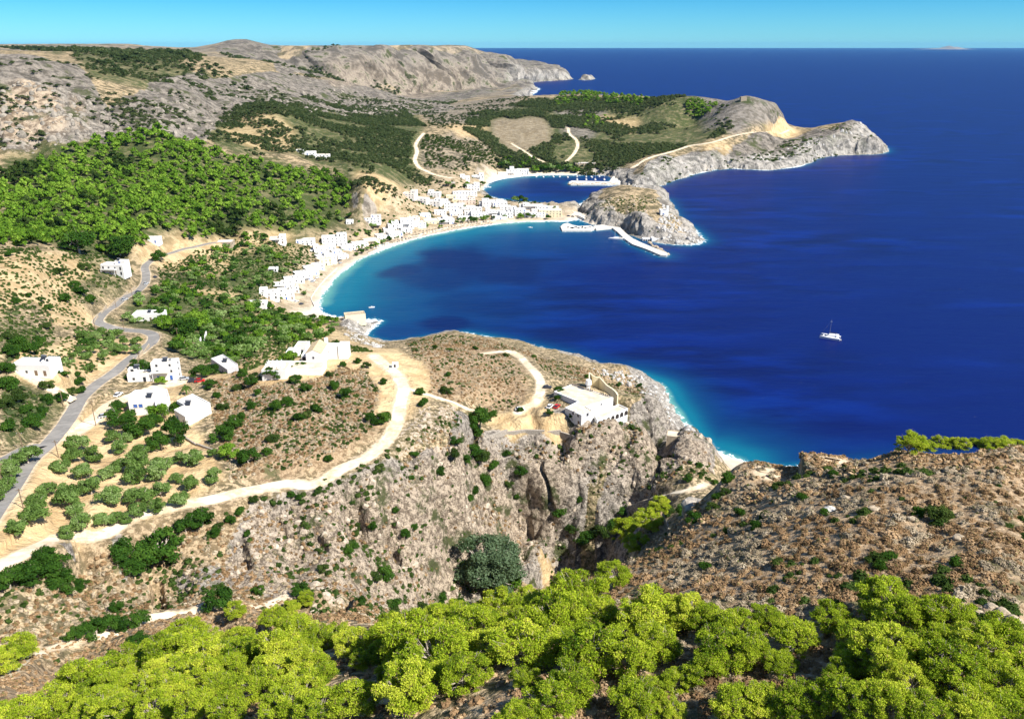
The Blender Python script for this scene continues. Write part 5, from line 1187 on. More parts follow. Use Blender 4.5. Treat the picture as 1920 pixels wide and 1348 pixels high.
for i, l in enumerate(HS.split('\n')):
    a, up, lab = l.split('|'); v = [float(t) for t in a.split()]; wm_ = None
    if lab[:2] in ('C ', 'P ', 'T '): wm_ = {'C': M_CREAM, 'P': M_PINKW, 'T': M_STONEB}[lab[0]]; lab = lab[2:]
    u = up.split(); u = (u[0], float(u[1]), float(u[2])) if u else None
    house(*v[:4], rot=v[4], upper=u, wall=wm_, label=lab, depth=.5 if v[2] > 30 else .8, name='white_house' if wm_ is None else 'stone_house' if wm_ is M_STONEB else 'cream_house', terr=(i % 4 == 1), roof=M_ROOFT if i % 5 == 3 else None)
# ---- buildings surveyed corner by corner (roof corners in the photo at height zt)
def corner_building(name, corners, zt, h, label, cat, wall=None, roof=None, par=.35, windows=(), parent=None):
    P = [PZ(a, b, zt)[:2] for a, b in corners]; cx = sum(p[0] for p in P)/len(P); cy = sum(p[1] for p in P)/len(P)
    root = parent or empty(name, (cx, cy, zt-h)); ox, oy, oz = root.location
    L = [(p[0]-ox, p[1]-oy) for p in P]; b = MB(); b.prism(L, zt-h-3-oz, zt-par-oz); _, I = b.ring(L, .3, zt-par+.001-oz, zt-oz); b.build('wall', wall or M_WHITE, root)
    r = MB(); r.prism(I, zt-par+.002-oz, zt-par+.05-oz); r.build('roof', roof or M_ROOFW, root)
    n = len(L); A = sum(L[i][0]*L[(i+1)%n][1]-L[(i+1)%n][0]*L[i][1] for i in range(n)); sg = 1 if A > 0 else -1
    for (e, t, zz, w_, h_, mat, nm) in windows:
        p, q = np.array(L[e]), np.array(L[(e+1) % n]); ax = (q-p)/np.hypot(*(q-p)); c = p+(q-p)*t+np.array([ax[1], -ax[0]])*.03*sg
        win(root, c[0], c[1], zt-h-oz+zz, w_, h_, ax, mat, nm, frame=(nm == 'window'))
    if not parent: tag(root, label, cat)
    return root
zb = at(1075, 795, Z2)[2]; zt = zb+5.3
big = corner_building('flat_roofed_house', [(1038.5,733.8),(1071.9,720.2),(1150,745.2),(1099,761.9),(1112.5,770.2),(1090.6,778.5),(1059.4,764),(1083.3,752.5)], zt, 5.3,
    'large white flat roofed house with an arched terrace on the cliff above the gorge', 'house', roof=M_ROOFT, wall=M_WHITE,
    windows=[(7,.15,1,.9,1.3,M_GREYW,'window'),(7,.4,1,.9,1.3,M_GREYW,'window'),(7,.62,.05,1,2.2,M_CREAM,'door'),(7,.82,1,.9,1.3,M_GREYW,'window'),
             (5,.2,3.9,.9,1.1,M_GLASS,'window'),(5,.16,.05,1,2.1,M_WOOD,'door'),(5,.5,3.9,.8,1.0,M_GLASS,'window'),(5,.55,1,.9,1.2,M_GREYW,'window'),(5,.85,.6,.9,1.6,M_GLASS,'window'),(4,.5,4.0,1.1,1.3,M_GLASS,'window'),(4,.5,1.0,.9,1.1,M_GLASS,'window'),(2,.45,3.6,.6,.8,M_GLASS,'window')])
zt2 = zt-2.2
ter = [(1114.5,777),(1160,757.5),(1177.5,765.5),(1119.5,787.5)]
P = [PZ(a, b, zt2)[:2] for a, b in ter]; ox, oy, oz = big.location; L = [(p[0]-ox, p[1]-oy) for p in P]
b = MB(); b.prism(L, -3, zt2-.6-oz); _, I = b.ring(L, .3, zt2-.599-oz, zt2-oz); b.build('terrace_wall', M_WHITE, big); r = MB(); r.prism(I, zt2-.598-oz, zt2-.55-oz); r.build('terrace_floor', M_ROOFT, big)
p, q = np.array(L[2]), np.array(L[3]); ax = (q-p)/np.hypot(*(q-p)); nn_ = np.array([-ax[1], ax[0]]); nn_ = nn_ if nn_[1] < 0 else -nn_
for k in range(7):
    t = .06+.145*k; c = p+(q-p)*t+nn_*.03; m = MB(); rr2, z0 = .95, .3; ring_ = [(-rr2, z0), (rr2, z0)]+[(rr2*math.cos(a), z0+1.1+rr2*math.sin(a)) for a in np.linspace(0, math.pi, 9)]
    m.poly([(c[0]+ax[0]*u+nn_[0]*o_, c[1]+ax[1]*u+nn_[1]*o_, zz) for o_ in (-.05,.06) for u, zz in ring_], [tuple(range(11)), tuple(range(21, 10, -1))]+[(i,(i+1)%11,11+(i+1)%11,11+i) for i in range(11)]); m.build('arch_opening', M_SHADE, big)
m = MB(); c0 = PZ(1078.5, 770, zt); m.box(c0[0]-ox-.35, c0[0]-ox+.35, c0[1]-oy-1.6, c0[1]-oy-.9, -1, zt-oz+1.2); m.build('chimney', M_WHITE, big)
c0 = PZ(1127, 772, zt2); m = MB(); m.box(c0[0]-ox-.4, c0[0]-ox+.4, c0[1]-oy-.4, c0[1]-oy+.4, zt2-oz-.5, zt2-oz+2.2); m.build('chimney', M_WHITE, big)
m = MB()
for (e, t0, t1) in ((1,.02,.32),(1,.36,.55),(1,.72,.92)):                    # low pierced parapet along the back
    P8 = [PZ(1071.9,720.2,zt), PZ(1150,745.2,zt)]; a_ = np.array(P8[0][:2]); b_ = np.array(P8[1][:2])
    nk = int(np.hypot(*(b_-a_))*(t1-t0)/.9)
    for k in range(nk): c_ = a_+(b_-a_)*(t0+(t1-t0)*k/nk)-np.array([ox, oy]); m.obox(c_-np.array([0,.3]), b_-a_, .28, .12, zt-oz+.001, zt-oz+.75)
m.build('parapet', M_STONEB, big)
# curved garden wall with its tall white end
arc = [at(a, b_, Z2) for a, b_ in ((1105,728),(1104,722),(1112,724),(1124,728),(1137,735),(1147,744),(1154,754),(1158,766))]
m = MB(); Pc = np.array(arc); 
Q = []
for i in range(len(Pc)-1):
    for k in range(6): Q.append(Pc[i]+(Pc[i+1]-Pc[i])*k/6)
Q = np.array(Q); T = np.gradient(Q[:,:2], axis=0); T /= np.linalg.norm(T, axis=1)[:,None]; Nn = np.c_[-T[:,1], T[:,0]]*.3
k = len(Q); zt_ = np.maximum(Q[:,2].max()*.5+Q[:,2]*.5, Q[:,2])+2.6; v = [(Q[i,0]+s_*Nn[i,0], Q[i,1]+s_*Nn[i,1], zz) for s_, top in ((-1,0),(-1,1),(1,1),(1,0)) for i in range(k) for zz in [(zt_[i] if top else Q[i,2]-2)]]
f = [(a_*k+i, a_*k+i+1, ((a_+1)%4)*k+i+1, ((a_+1)%4)*k+i) for a_ in range(4) for i in range(k-1)]+[(0,k,2*k,3*k),(k-1,4*k-1,3*k-1,2*k-1)]
m.poly(v, f); o = m.build('garden_wall', M_CREAM); tag(o, 'curved pale wall round the garden behind the large flat roofed house', 'wall')
x_, y_, z_ = at(1103, 742, Z2); m = MB(); m.box(x_-.9, x_+.7, y_-.8, y_+.8, z_-2, z_+5.5); m.cyl(x_-.1, y_, 1.5, 1.1, z_+5.5, z_+7.5, 10); o = m.build('white_pillar', M_WHITE, smooth=False); tag(o, 'tall white pillar at the end of the curved garden wall', 'pillar')
# retaining wall of the car park
def wall_line(name, pxs, hh, th, mat, label, cat='wall', down=0):
    W_ = [at(a, b_, Z2) for a, b_ in pxs]; m = MB()
    for a_, b_ in zip(W_[:-1], W_[1:]):
        c = ((a_[0]+b_[0])/2, (a_[1]+b_[1])/2); L_ = math.hypot(b_[0]-a_[0], b_[1]-a_[1])/2+th*.3; z0 = min(a_[2], b_[2])-2-down; z1 = (a_[2]+b_[2])/2+hh
        m.obox(c, (b_[0]-a_[0], b_[1]-a_[1]), L_, th/2, z0, z1)
    return tag(m.build(name, mat), label, cat)
wall_line('retaining_wall', [(885,822),(915,816),(950,811),(985,808),(1020,808),(1050,811),(1072,817),(1086,824)], .5, .8, M_STONEW, 'grey stone retaining wall curving below the car park', down=6)
# ---- the other houses near the road
zb = at(262, 775, Z2)[2]
corner_building('white_house', [(253,731),(313,729),(318,745),(292,762),(290,752),(240,754),(244,738)], zb+5.6, 5.6, 'large white house with blue shutters and a broad roof terrace above the orchard', 'house',
    windows=[(4,.25,1.2,1.2,1.2,M_GLASS,'window'),(4,.55,3.3,1.3,1.3,M_BLUE,'window'),(4,.75,3.3,1.3,1.3,M_BLUE,'window'),(4,.85,.1,1.1,2.1,M_SHADE,'door'),(2,.5,3.2,1,1.2,M_GLASS,'window'),(5,.5,3.0,1.2,1.6,M_BLUE,'window')])
zb = at(352, 788, Z2)[2]
corner_building('white_house', [(361,738),(394,755),(347,781),(326,768),(346,759),(331,751)], zb+4.4, 4.4, 'white single storey house with a wide L shaped roof right of the orchard houses', 'house',
    windows=[(2,.2,1.2,1.2,1.2,M_GLASS,'window'),(2,.75,1.2,1.2,1.2,M_BLUE,'window'),(3,.3,.1,1.6,2.4,M_BLUE,'door'),(3,.7,.1,1.6,2.4,M_SHADE,'door')])
zb = at(415, 690, Z2)[2]
corner_building('white_house', [(395,672),(418,664),(446,683),(426,693)], zb+4.2, 4.2, 'white house with a slanting grey roof at the foot of the chapel hill', 'house', wall=M_GREYW,
    windows=[(3,.3,1.2,1.2,1.2,M_GLASS,'window'),(3,.6,1.2,1.2,1.2,M_BLUE,'window')])
# ---- chapel on the hill
zc = at(588, 684, Z2)[2]
fl_, fr_ = PZ(574.8,683,zc), PZ(602.5,683,zc); Wc = fr_[0]-fl_[0]; Dc = 13.5; ox, oy = (fl_[0]+fr_[0])/2, fl_[1]
ch = empty('chapel', (ox, oy, zc)); hc = 5.0; hr_ = hc+1.5; w2 = Wc/2
b = MB(); b.poly([(-w2,0,-3),(w2,0,-3),(w2,0,hc),(0,0,hr_),(-w2,0,hc),(-w2,Dc,-3),(w2,Dc,-3),(w2,Dc,hc),(0,Dc,hr_),(-w2,Dc,hc)], [(0,1,2,3,4),(9,8,7,6,5),(1,6,7,2),(0,4,9,5)]); b.build('wall', M_WHITE, ch)
b = MB()
for s_ in (-1, 1): b.poly([(s_*(w2+.25),.35,hc-.05),(s_*(w2+.25),Dc+.2,hc-.05),(0,Dc+.2,hr_+.12),(0,.35,hr_+.12),(s_*(w2+.25),.35,hc-.3),(s_*(w2+.25),Dc+.2,hc-.3),(0,Dc+.2,hr_-.13),(0,.35,hr_-.13)], [(0,1,2,3),(4,7,6,5),(0,3,7,4),(1,5,6,2),(0,4,5,1)])
b.build('roof', M_TILE, ch); win(ch, 0, -.03, 2.6, .7, .9, (1,0), M_GLASS, 'window'); tag(ch, 'white chapel with an ochre gable roof on the hill above the bay', 'chapel')
b = MB(); b.box(w2-1.0, w2+.4, Dc-.8, Dc+.6, 0, hr_+.8); b.build('bell_wall', M_WHITE, ch)
b = MB(); b.box(-w2-2.4,-w2-.01,1.5,7,-3,3.6); b.build('porch', M_WHITE, ch); win(ch, -w2-1.2, 1.47, .1, 1.7, 2.7, (1,0), M_SHADE, 'door')
def blockpx(name, x0, x1, ybase, hpx, depth, label, cat, mat=None, roofm=None, rot=0, wins=(), z=None):
    a_ = at((x0+x1)/2, ybase, Z2); z = a_[2] if z is None else z; p0 = PZ(x0, ybase, z); p1 = PZ(x1, ybase, z); d = math.dist(p0, (0,0,H0)); h = hpx*d/F; W = p1[0]-p0[0]
    root = empty(name, ((p0[0]+p1[0])/2, p0[1], z), math.radians(rot)); b = MB(); P = [(-W/2,0),(W/2,0),(W/2,depth),(-W/2,depth)]; b.prism(P, -4, h-.4); _, I = b.ring(P, .25, h-.399, h); b.build('wall', mat or M_WHITE, root)
    r = MB(); r.prism(I, h-.398, h-.35); r.build('roof', roofm or M_ROOFW, root)
    for (t, zz, w_, h_, mm, nm) in wins: win(root, -W/2+W*t, -.03, zz, w_, h_, (1,0), mm, nm)
    return tag(root, label, cat)
blockpx('monastery_cell', 603.5, 634, 673, 24, 5, 'plain white block with one small window against the chapel side', 'building', wins=[(.45,3,.6,.7,M_GLASS,'window')])
blockpx('monastery_cell', 635, 653, 673.5, 26, 6, 'taller plain white block at the right end of the chapel buildings', 'building')
blockpx('monastery_cell', 552, 574, 663, 12, 9, 'white flat roofed wing left of the chapel door', 'building', roofm=M_ROOFT, wins=[(.3,1,1,1,M_GLASS,'window'),(.7,1,1,1,M_GLASS,'window')])
blockpx('monastery_cell', 535, 556, 672, 10, 8, 'low white wing at the left end of the chapel buildings', 'building', wins=[(.3,.8,.8,1,M_GLASS,'window'),(.7,.8,.8,1,M_GLASS,'window')])
blockpx('chapel_terrace', 492, 537, 712, 18, 11, 'high white terrace wall left of the pines below the chapel', 'terrace', roofm=M_ROOFT)
blockpx('chapel_terrace', 538, 604, 703, 12, 9, 'white front terrace wall directly below the chapel', 'terrace', roofm=M_ROOFT)
t0 = at(514.5, 712, Z2); ztop = t0[2]+18*math.dist(t0, (0,0,H0))/F-.35
for k in range(14):
    x_, y_, _ = PZ(498+k*2.7, 690-(k % 3)*3.5-rnd.uniform(0,1.5), ztop); m = MB(); m.box(x_-.4, x_+.4, y_-.8, y_+.8, ztop, ztop+.7); m.box(x_-.08, x_+.08, y_+.5, y_+.6, ztop+.7, ztop+1.9); m.box(x_-.3, x_+.3, y_+.49, y_+.61, ztop+1.35, ztop+1.5)
    tag(m.build('tomb', M_WHITE), '%s small white tomb with a cross from the left on the chapel terrace' % ORD[k], 'tomb', 'tombs on the chapel terrace')
for o in [q for q in bpy.data.objects if q.name.startswith('white_house') and q.type == 'EMPTY']:
    wl = [c for c in o.children if c.name.startswith('roof')]; px, py = 960+F*o.location.x/(o.location.y*cp-(o.location.z-H0)*sp_), 0
    if math.hypot(o.location.x, o.location.y) < 620 and wl:
        vs_ = [v.co for v in wl[0].data.vertices]; cx = sum(v.x for v in vs_)/len(vs_); cy = sum(v.y for v in vs_)/len(vs_); zt = max(v.z for v in vs_)
        m = MB(); m.poly([(cx-1,cy-.6,zt+.15),(cx+1,cy-.6,zt+.15),(cx+1,cy+.8,zt+1.2),(cx-1,cy+.8,zt+1.2),(cx-1,cy-.5,zt+.02),(cx+1,cy-.5,zt+.02),(cx+1,cy+.9,zt+1.1),(cx-1,cy+.9,zt+1.1)], [(0,1,2,3),(7,6,5,4),(0,4,5,1),(1,5,6,2),(2,6,7,3),(3,7,4,0)]); m.build('solar_panel', M_GLASS, o)
        m = MB(); m.rod((cx-1.1, cy+1.05, zt+1.4), (cx+1.1, cy+1.05, zt+1.4), .3, 8); m.build('solar_tank', M_METAL, o)
blockpx('roadside_shrine', 735, 746, 690, 9, 2.2, 'tiny white shrine hut beside the dirt track below the chapel', 'shrine', wins=[(.5,.4,.8,1.2,M_SHADE,'door')])
blockpx('watchtower', 1249, 1278, 834, 17, 6, 'ruined square stone tower on the cape above the pebble beach', 'tower', mat=M_STONEB, roofm=M_ROOFT, rot=-14)
blockpx('stone_hut', 648, 686, 602, 12, 8, 'square beige stone hut on the rocky tip south of the beach', 'hut', mat=M_CREAM, roofm=M_STONEB, rot=18, wins=[(.15,.3,2,2,M_SHADE,'door')])
blockpx('watchtower', 1389, 1400, 190, 7, 10, 'round topped old stone tower on the summit of the far headland', 'tower', mat=M_STONEB, roofm=M_STONEB)
# islet buildings
ic = blockpx('islet_church', 1238, 1252, 405, 10, 9, 'small white church with a bell tower on the islet', 'church', wins=[(.4,.5,1.5,2.4,M_BLUE,'door')])
b = MB(); b.box(2.5, 5.2, 1, 3.6, 0, 11); b.build('bell_tower', M_WHITE, ic)
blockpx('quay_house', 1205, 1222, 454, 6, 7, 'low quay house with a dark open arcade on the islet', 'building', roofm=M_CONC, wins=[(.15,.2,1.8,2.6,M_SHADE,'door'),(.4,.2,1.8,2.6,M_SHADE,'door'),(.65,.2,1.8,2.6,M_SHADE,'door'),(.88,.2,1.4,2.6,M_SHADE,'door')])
blockpx('quay_store', 1222, 1236, 452, 5, 8, 'pale flat store behind the quay house', 'building', roofm=M_CONC)
# ------------------------------------------------------------------ quays and breakwaters
def slab(name, pxs, z1, mat, label, cat, z0=-5, parent=None):
    P = [PZ(a, b_, z1)[:2] for a, b_ in pxs]; m = MB(); m.prism(P, z0, z1); QUAYS.append(P); return tag(m.build(name, mat), label, cat)
slab('quay', [(1051,425),(1056,420),(1064,418),(1074,422),(1085,424),(1108,423),(1116,428),(1108,432),(1054,432)], 1.6, M_CONC, 'broad pale quay with parked cars between beach and islet', 'quay')
slab('pier', [(1112,424),(1130,421),(1150,421),(1162,426),(1172,436),(1186,447),(1205,456),(1232,467),(1252,475),(1250,479),(1238,478),(1212,467),(1186,458),(1170,447),(1158,435),(1148,427),(1118,430)], 1.8, M_CONC, 'long curved white pier running along the islet', 'pier')
slab('causeway', [(1052,396),(1086,398),(1100,404),(1096,410),(1084,404),(1052,401)], 3.0, M_CONC, 'white road causeway linking the hotel and the islet', 'causeway')
slab('breakwater', [(1066,342),(1072,339),(1100,339.5),(1146,341),(1163,342),(1163,346),(1140,346),(1070,346)], 1.8, M_CONC, 'straight pale breakwater of the small harbour', 'breakwater')
slab('jetty', [(1142,341),(1150,330),(1166,328),(1175,332),(1163,342)], 1.6, M_CONC, 'short white jetty at the root of the harbour breakwater', 'jetty')
rk_ = []
def boulder(name, x, y, z, s, label, group, mat=M_STONEB):
    r = np.random.default_rng(int(abs(x*13+y*7))); 
    import bmesh
    bm = bmesh.new(); bmesh.ops.create_icosphere(bm, subdivisions=3, radius=1)
    for v in bm.verts:
        n_ = math.sin(v.co.x*3+x)*math.cos(v.co.y*4+y)*.18+math.sin(v.co.z*5+x+y)*.12+.08*math.sin(v.co.x*11+y)*math.sin(v.co.y*13)*math.sin(v.co.z*9+x); v.co *= 1+n_
    me = bpy.data.meshes.new(name); bm.to_mesh(me); bm.free(); me.materials.append(mat); o = put(bpy.data.objects.new(name, me)); o.location = (x, y, z); o.scale = (s, s*.8, s*.62); o.rotation_euler = (0,0,r.uniform(0,6)); return tag(o, label, 'rock', group)
for k in range(26):
    px = 1068+k*3.6; x, y, _ = PZ(px, 345.6+rnd.uniform(-1,1), 1); boulder('boulder', x, y, .8, rnd.uniform(2.2,3.6), '%s pale boulder from the left along the harbour breakwater' % ORD[k], 'boulders along the breakwater')
for k in range(16):
    px = 1218+k*2.3; x, y, _ = PZ(px, 456+k*1.3+rnd.uniform(-1.5,1.5), 1); boulder('boulder', x, y, .6, rnd.uniform(1.4,2.4), '%s grey boulder from the left beside the outer pier' % ORD[k], 'boulders beside the pier')
x, y, z = PY(1305, 950, 138); o = boulder('rock_outcrop', x, y, z-1, 5.0, 'big grey rock outcrop at the rim of the brown hillside', 'single rocks', M_STONEW); o.scale = (3.4, 2.4, 2.2)
x, y, z = at(1560, 956, Z2); z -= .2; boulder('boulder', x, y, z, 1.0, 'whitish boulder in the middle of the brown hillside', 'single rocks', M_CONC)
for i, (px, py, s_) in enumerate(((1640,955,.7),(1588,935,.6),(1710,975,.6),(1880,1150,.7),(1860,1140,.6),(1900,1165,.8),(1835,1150,.5),(1800,1010,.7))):
    x, y, z = at(px, py, Z2); boulder('boulder', x, y, z, s_, '%s pale boulder among the scrub at the right, counted from the list of its slope' % ORD[i] if 0 else ['pale stone left of the green patch on the brown hillside','small pale stone high on the brown hillside','pale stone near the green patch on the brown hillside','middle pale boulder above the right pines','upper pale boulder above the right pines','pale boulder at the right edge above the pines','left pale boulder above the right pines','flat stone low on the brown hillside'][i], 'single rocks', M_STONEB)
# ------------------------------------------------------------------ cars
M_RED = simple('red_car_paint', (.50,.02,.02), .3, .05, 1, spec=.6); M_WCAR = simple('white_car_paint', (.78,.78,.78), .3, .03, 1, spec=.6); M_DCAR = simple('dark_car_paint', (.03,.035,.05), .3, .1, 1, spec=.6); M_SCAR = simple('silver_car_paint', (.42,.44,.46), .3, .05, 1, spec=.6); M_TYRE = simple('tyre_rubber', (.02,.02,.02), .8, .1, 3)
def car(px, py, rot, mat, label, s=1.0, loc=None, group=None):
    x, y, z = loc or at(px, py, Z2); root = empty('parked_car', (x, y, z+.06), math.radians(rot)); root.scale = (s, s, s)
    def shell(xs, zs0, zs1, wy, taper):
        m = MB(); v = []; 
        for x_, a_, b_ in zip(xs, zs0, zs1): v += [(x_,-wy,a_),(x_,wy,a_),(x_,wy*taper,b_),(x_,-wy*taper,b_)]
        n_ = len(xs); f = [(0,1,2,3)[::-1], tuple(range(4*n_-4, 4*n_))]+[(4*i+k, 4*i+(k+1)%4, 4*i+4+(k+1)%4, 4*i+4+k)[::-1] for i in range(n_-1) for k in range(4)]
        m.poly(v, f); return m
    shell([-2.1,-1.95,-1.2,0,1.0,1.9,2.1], [.35,.25,.25,.25,.25,.28,.38], [.70,.88,.92,.93,.90,.78,.62], .85, .93).build('body', mat, root)
    shell([-1.85,-1.3,-.4,.4,.95], [.86]*5, [.90,1.38,1.46,1.42,.92], .76, .82).build('cabin_glass', M_GLASS, root)
    MB().box(-1.25,.38,-.60,.60,1.455,1.485).build('roof', mat, root)
    for sx in (-1.3, 1.3):
        for sy in (-.80, .80):
            m = MB(); o_ = len(m.v); k = 12; r_w = .32
            for yy in (sy-.1, sy+.1): m.v += [(sx+r_w*math.cos(a*2*math.pi/k), yy, r_w+r_w*math.sin(a*2*math.pi/k)) for a in range(k)]
            m.f += [(i,(i+1)%k,k+(i+1)%k,k+i) for i in range(k)]+[tuple(range(k))[::-1], tuple(range(k,2*k))]; m.build('wheel', M_TYRE, root)
    for sy in (-.6, .6): MB().box(2.05,2.12,sy-.16,sy+.16,.52,.68).build('headlight', M_SCAR, root)
    return tag(root, label, 'car', group)
car(1044, 764, 62, M_RED, 'red car parked beside the large flat roofed house'); car(1031, 764, 62, M_WCAR, 'white car parked left of the red car'); car(975, 769, 8, M_WCAR, 'white car alone on the dirt car park'); car(1026, 728, 10, M_DCAR, 'dark car at the end of the upper dirt track')
car(259, 549, 62, M_DCAR, 'dark car driving on the straight stretch of the main road'); car(274, 533, 60, M_SCAR, 'grey car following on the main road'); car(291, 521, 80, M_DCAR, 'dark car parked at the outer road bend'); car(234, 563, 55, M_SCAR, 'silver car lower on the straight stretch of the main road'); car(182, 607, 70, M_DCAR, 'dark car in the road bend') if 0 else None
car(131, 750, 50, M_SCAR, 'silver car turning off the main road onto the driveway'); car(222, 742, 80, M_WCAR, 'white car parked left of the front white houses'); car(196, 782, 35, M_SCAR, 'silver car parked under the garden trees'); car(362, 716, 20, M_DCAR, 'dark car parked in the shade behind the courtyard'); car(375, 716, 10, M_RED, 'red car parked under the tree behind the courtyard'); car(345, 712, 15, M_SCAR, 'grey open trailer like car by the courtyard trees')
for i, (px, py, c_, lb_) in enumerate(((565,571,M_DCAR,'dark car at the south end of the beach road'),(556,566,M_WCAR,'white car behind the dark one at the beach end'),(632,491,M_DCAR,'left dark car below the tall white block'),(637,489,M_DCAR,'middle dark car below the tall white block'),(638,494,M_SCAR,'grey car nearest the sand below the tall block'),(588,527,M_WCAR,'white car on the beach road under the steep row'),(594,522,M_WCAR,'second white car on the beach road under the row'),(586,529,M_SCAR,'silver car on the beach road by the shrubs'),(1066,406,M_DCAR,'dark car on the quay road under the causeway'),(1074,407,M_DCAR,'second dark car on the quay road by the causeway'))):
    car(px, py, 50 if px < 700 else 5, c_, lb_)
for i in range(7):
    p_ = PZ(1066+i*6.5, 427+(i%2)*1.5, 1.6); car(0, 0, rnd.uniform(0,180), [M_WCAR,M_DCAR,M_SCAR][i%3], '%s parked car from the left on the broad quay' % ORD[i], loc=(p_[0], p_[1], 1.6), group='cars on the quay')
# ------------------------------------------------------------------ poles
def pole(px, py, hpx, label, lamp=False):
    x, y, z = at(px, py, Z2); d = math.dist((x,y,z), (0,0,H0)); h = min(max(hpx*d/F/.88, 6), 10); root = empty('utility_pole', (x, y, z))
    m = MB(); m.cyl(0,0,.16,.11,-1,h,8); m.build('post', M_WOOD, root); m = MB(); m.box(-.9,.9,-.06,.06,h-.6,h-.45); m.build('crossarm', M_WOOD, root)
    for q in (-.75, 0, .75): MB().cyl(q,0,.06,.05,h-.449,h-.2,6).build('insulator', M_GREYW, root)
    return tag(root, label, 'utility pole', 'utility poles along the road')
PL = [(180,798,40,'tall wooden utility pole beside the pale yard above the orchard'),(110,858,28,'utility pole on the right verge where the roads meet'),(43,842,24,'utility pole at the fork of the two roads'),(44,953,24,'utility pole leaning by the lower main road'),(119,762,26,'utility pole by the driveway junction'),(249,560,18,'utility pole on the verge of the straight road stretch'),(218,578,16,'utility pole left of the road above the bend'),(178,614,20,'utility pole inside the road bend'),(99,616,18,'utility pole on the eroded slope left of the bend'),(264,690,24,'utility pole behind the two tier roadside house'),(303,650,20,'utility pole at the second road bend'),(334,638,20,'utility pole under the dark spreading pine'),(291,520,16,'utility pole beside the dark car at the outer bend'),(233,620,14,'utility pole in the olive trees by the bend')]
for p_ in PL: pole(*p_)
# ------------------------------------------------------------------ boats
M_HULL = simple('white_hull', (.80,.80,.80), .3, .03, 1, spec=.5); M_SAIL = simple('furled_sail', (.60,.64,.72), .8, .1, 1); M_DECK = simple('boat_deck', (.60,.52,.40), .7, .15, 1)
def hullm(L, B, H, n_=9, x0=0, dr=.35):
    m = MB(); v = []
    for i in range(n_):
        t = i/(n_-1); w_ = B/2*(1-(max(0, t-.45)/.55)**2.2)*(.86+.14*min(1, t*4)); z1 = H*(1+.25*t*t)
        x_ = (t-.5)*L
        v += [(x_, -w_, z1), (x_, -w_*.8, 0), (x_, 0, -dr), (x_, w_*.8, 0), (x_, w_, z1)]
    f = [(5*i+k, 5*i+k+1, 5*i+6+k, 5*i+5+k)[::-1] for i in range(n_-1) for k in range(4)]+[(0,1,2,3,4)]+[(5*i, 5*i+5, 5*i+9, 5*i+4)[::-1] for i in range(n_-1)]
    m.poly([(a+0, b_+x0, c) for a, b_, c in v], f); return m
def sailboat(px, py, L, rot, label, mast=13, loc=None):
    x, y, z = PZ(px, py, 0); root = empty('sailing_yacht', (x, y, .1), math.radians(rot)); hullm(L, L*.28, L*.085).build('hull', M_HULL, root)
    h = L*.1; MB().box(-L*.16, L*.17, -L*.075, L*.075, h*.9, h+.55).build('cabin', M_HULL, root); m = MB(); m.cyl(L*.08,0,.13,.08,h*.9,mast,8); m.build('mast', M_HULL, root); m = MB(); m.rod((L*.08,0,h+1.2),(-L*.32,0,h+1.3),.14,6); m.build('boom', M_SAIL, root)
    MB().rod((L*.08,0,mast-.3),(L*.48,0,h+.2),.03,4).build('stay', M_METAL, root); MB().box(-L*.42,-L*.18,-L*.09,L*.09,h*.85,h*.92).build('cockpit', M_DECK, root); return tag(root, label, 'sailing boat')
def motorboat(px, py, L, rot, label, group=None):
    x, y, z = PZ(px, py, 0); root = empty('motor_boat', (x, y, .05), math.radians(rot)); hullm(L, L*.34, L*.11, 7).build('hull', M_HULL, root); MB().box(-L*.12, L*.12, -L*.11, L*.11, L*.08, L*.21).build('cabin', M_HULL, root); MB().box(L*.121, L*.14, -L*.09, L*.09, L*.125, L*.19).build('windscreen', M_GLASS, root); MB().box(-L*.47,-L*.13,-L*.12,L*.12,L*.1,L*.122).build('cockpit', M_DECK, root)
    return tag(root, label, 'boat', group)
# anchored catamaran
x, y, z = PZ(1556, 634, 0); cat_ = empty('catamaran', (x, y, .1), math.radians(152))
for s_ in (-1, 1): hullm(14, 2.0, 1.5, 9, s_*2.9).build('hull', M_HULL, cat_)
MB().box(-6, 2.6, -2.6, 2.6, 1.15, 1.55).build('bridge_deck', M_HULL, cat_)
m = MB(); m.poly([(-3.6,-2.3,1.55),(2.4,-2.0,1.55),(2.4,2.0,1.55),(-3.6,2.3,1.55),(-3.2,-1.9,3.1),(1.0,-1.6,3.0),(1.0,1.6,3.0),(-3.2,1.9,3.1)], [(4,5,6,7),(0,1,5,4),(1,2,6,5),(2,3,7,6),(3,0,4,7)]); m.build('cabin', M_HULL, cat_)
MB().box(1.2, 2.0, -1.5, 1.5, 2.0, 2.5).build('windscreen', M_GLASS, cat_); MB().box(-5.8,-3.7,-2.2,2.2,3.0,3.12).build('bimini', M_HULL, cat_)
for s_ in (-2, 2): MB().cyl(-5.6, s_, .06, .06, 1.5, 2.99, 5).build('bimini_post', M_METAL, cat_)
m = MB(); m.cyl(.6,0,.14,.09,3.0,14.5,8); m.build('mast', M_METAL, cat_); MB().rod((.6,0,4.2),(-4.6,0,4.4),.2,6).build('boom', M_DCAR, cat_); MB().rod((.6,0,13.5),(6.5,0,1.6),.04,4).build('stay', M_METAL, cat_); MB().box(.0,1.4,-.05,.05,12.2,12.7).build('flag', M_SAIL, cat_)
m = MB(); m.box(4.2,5.0,-2.2,2.2,1.2,1.35); m.build('crossbeam', M_HULL, cat_)
tag(cat_, 'white catamaran anchored alone on the open deep blue sea', 'catamaran')
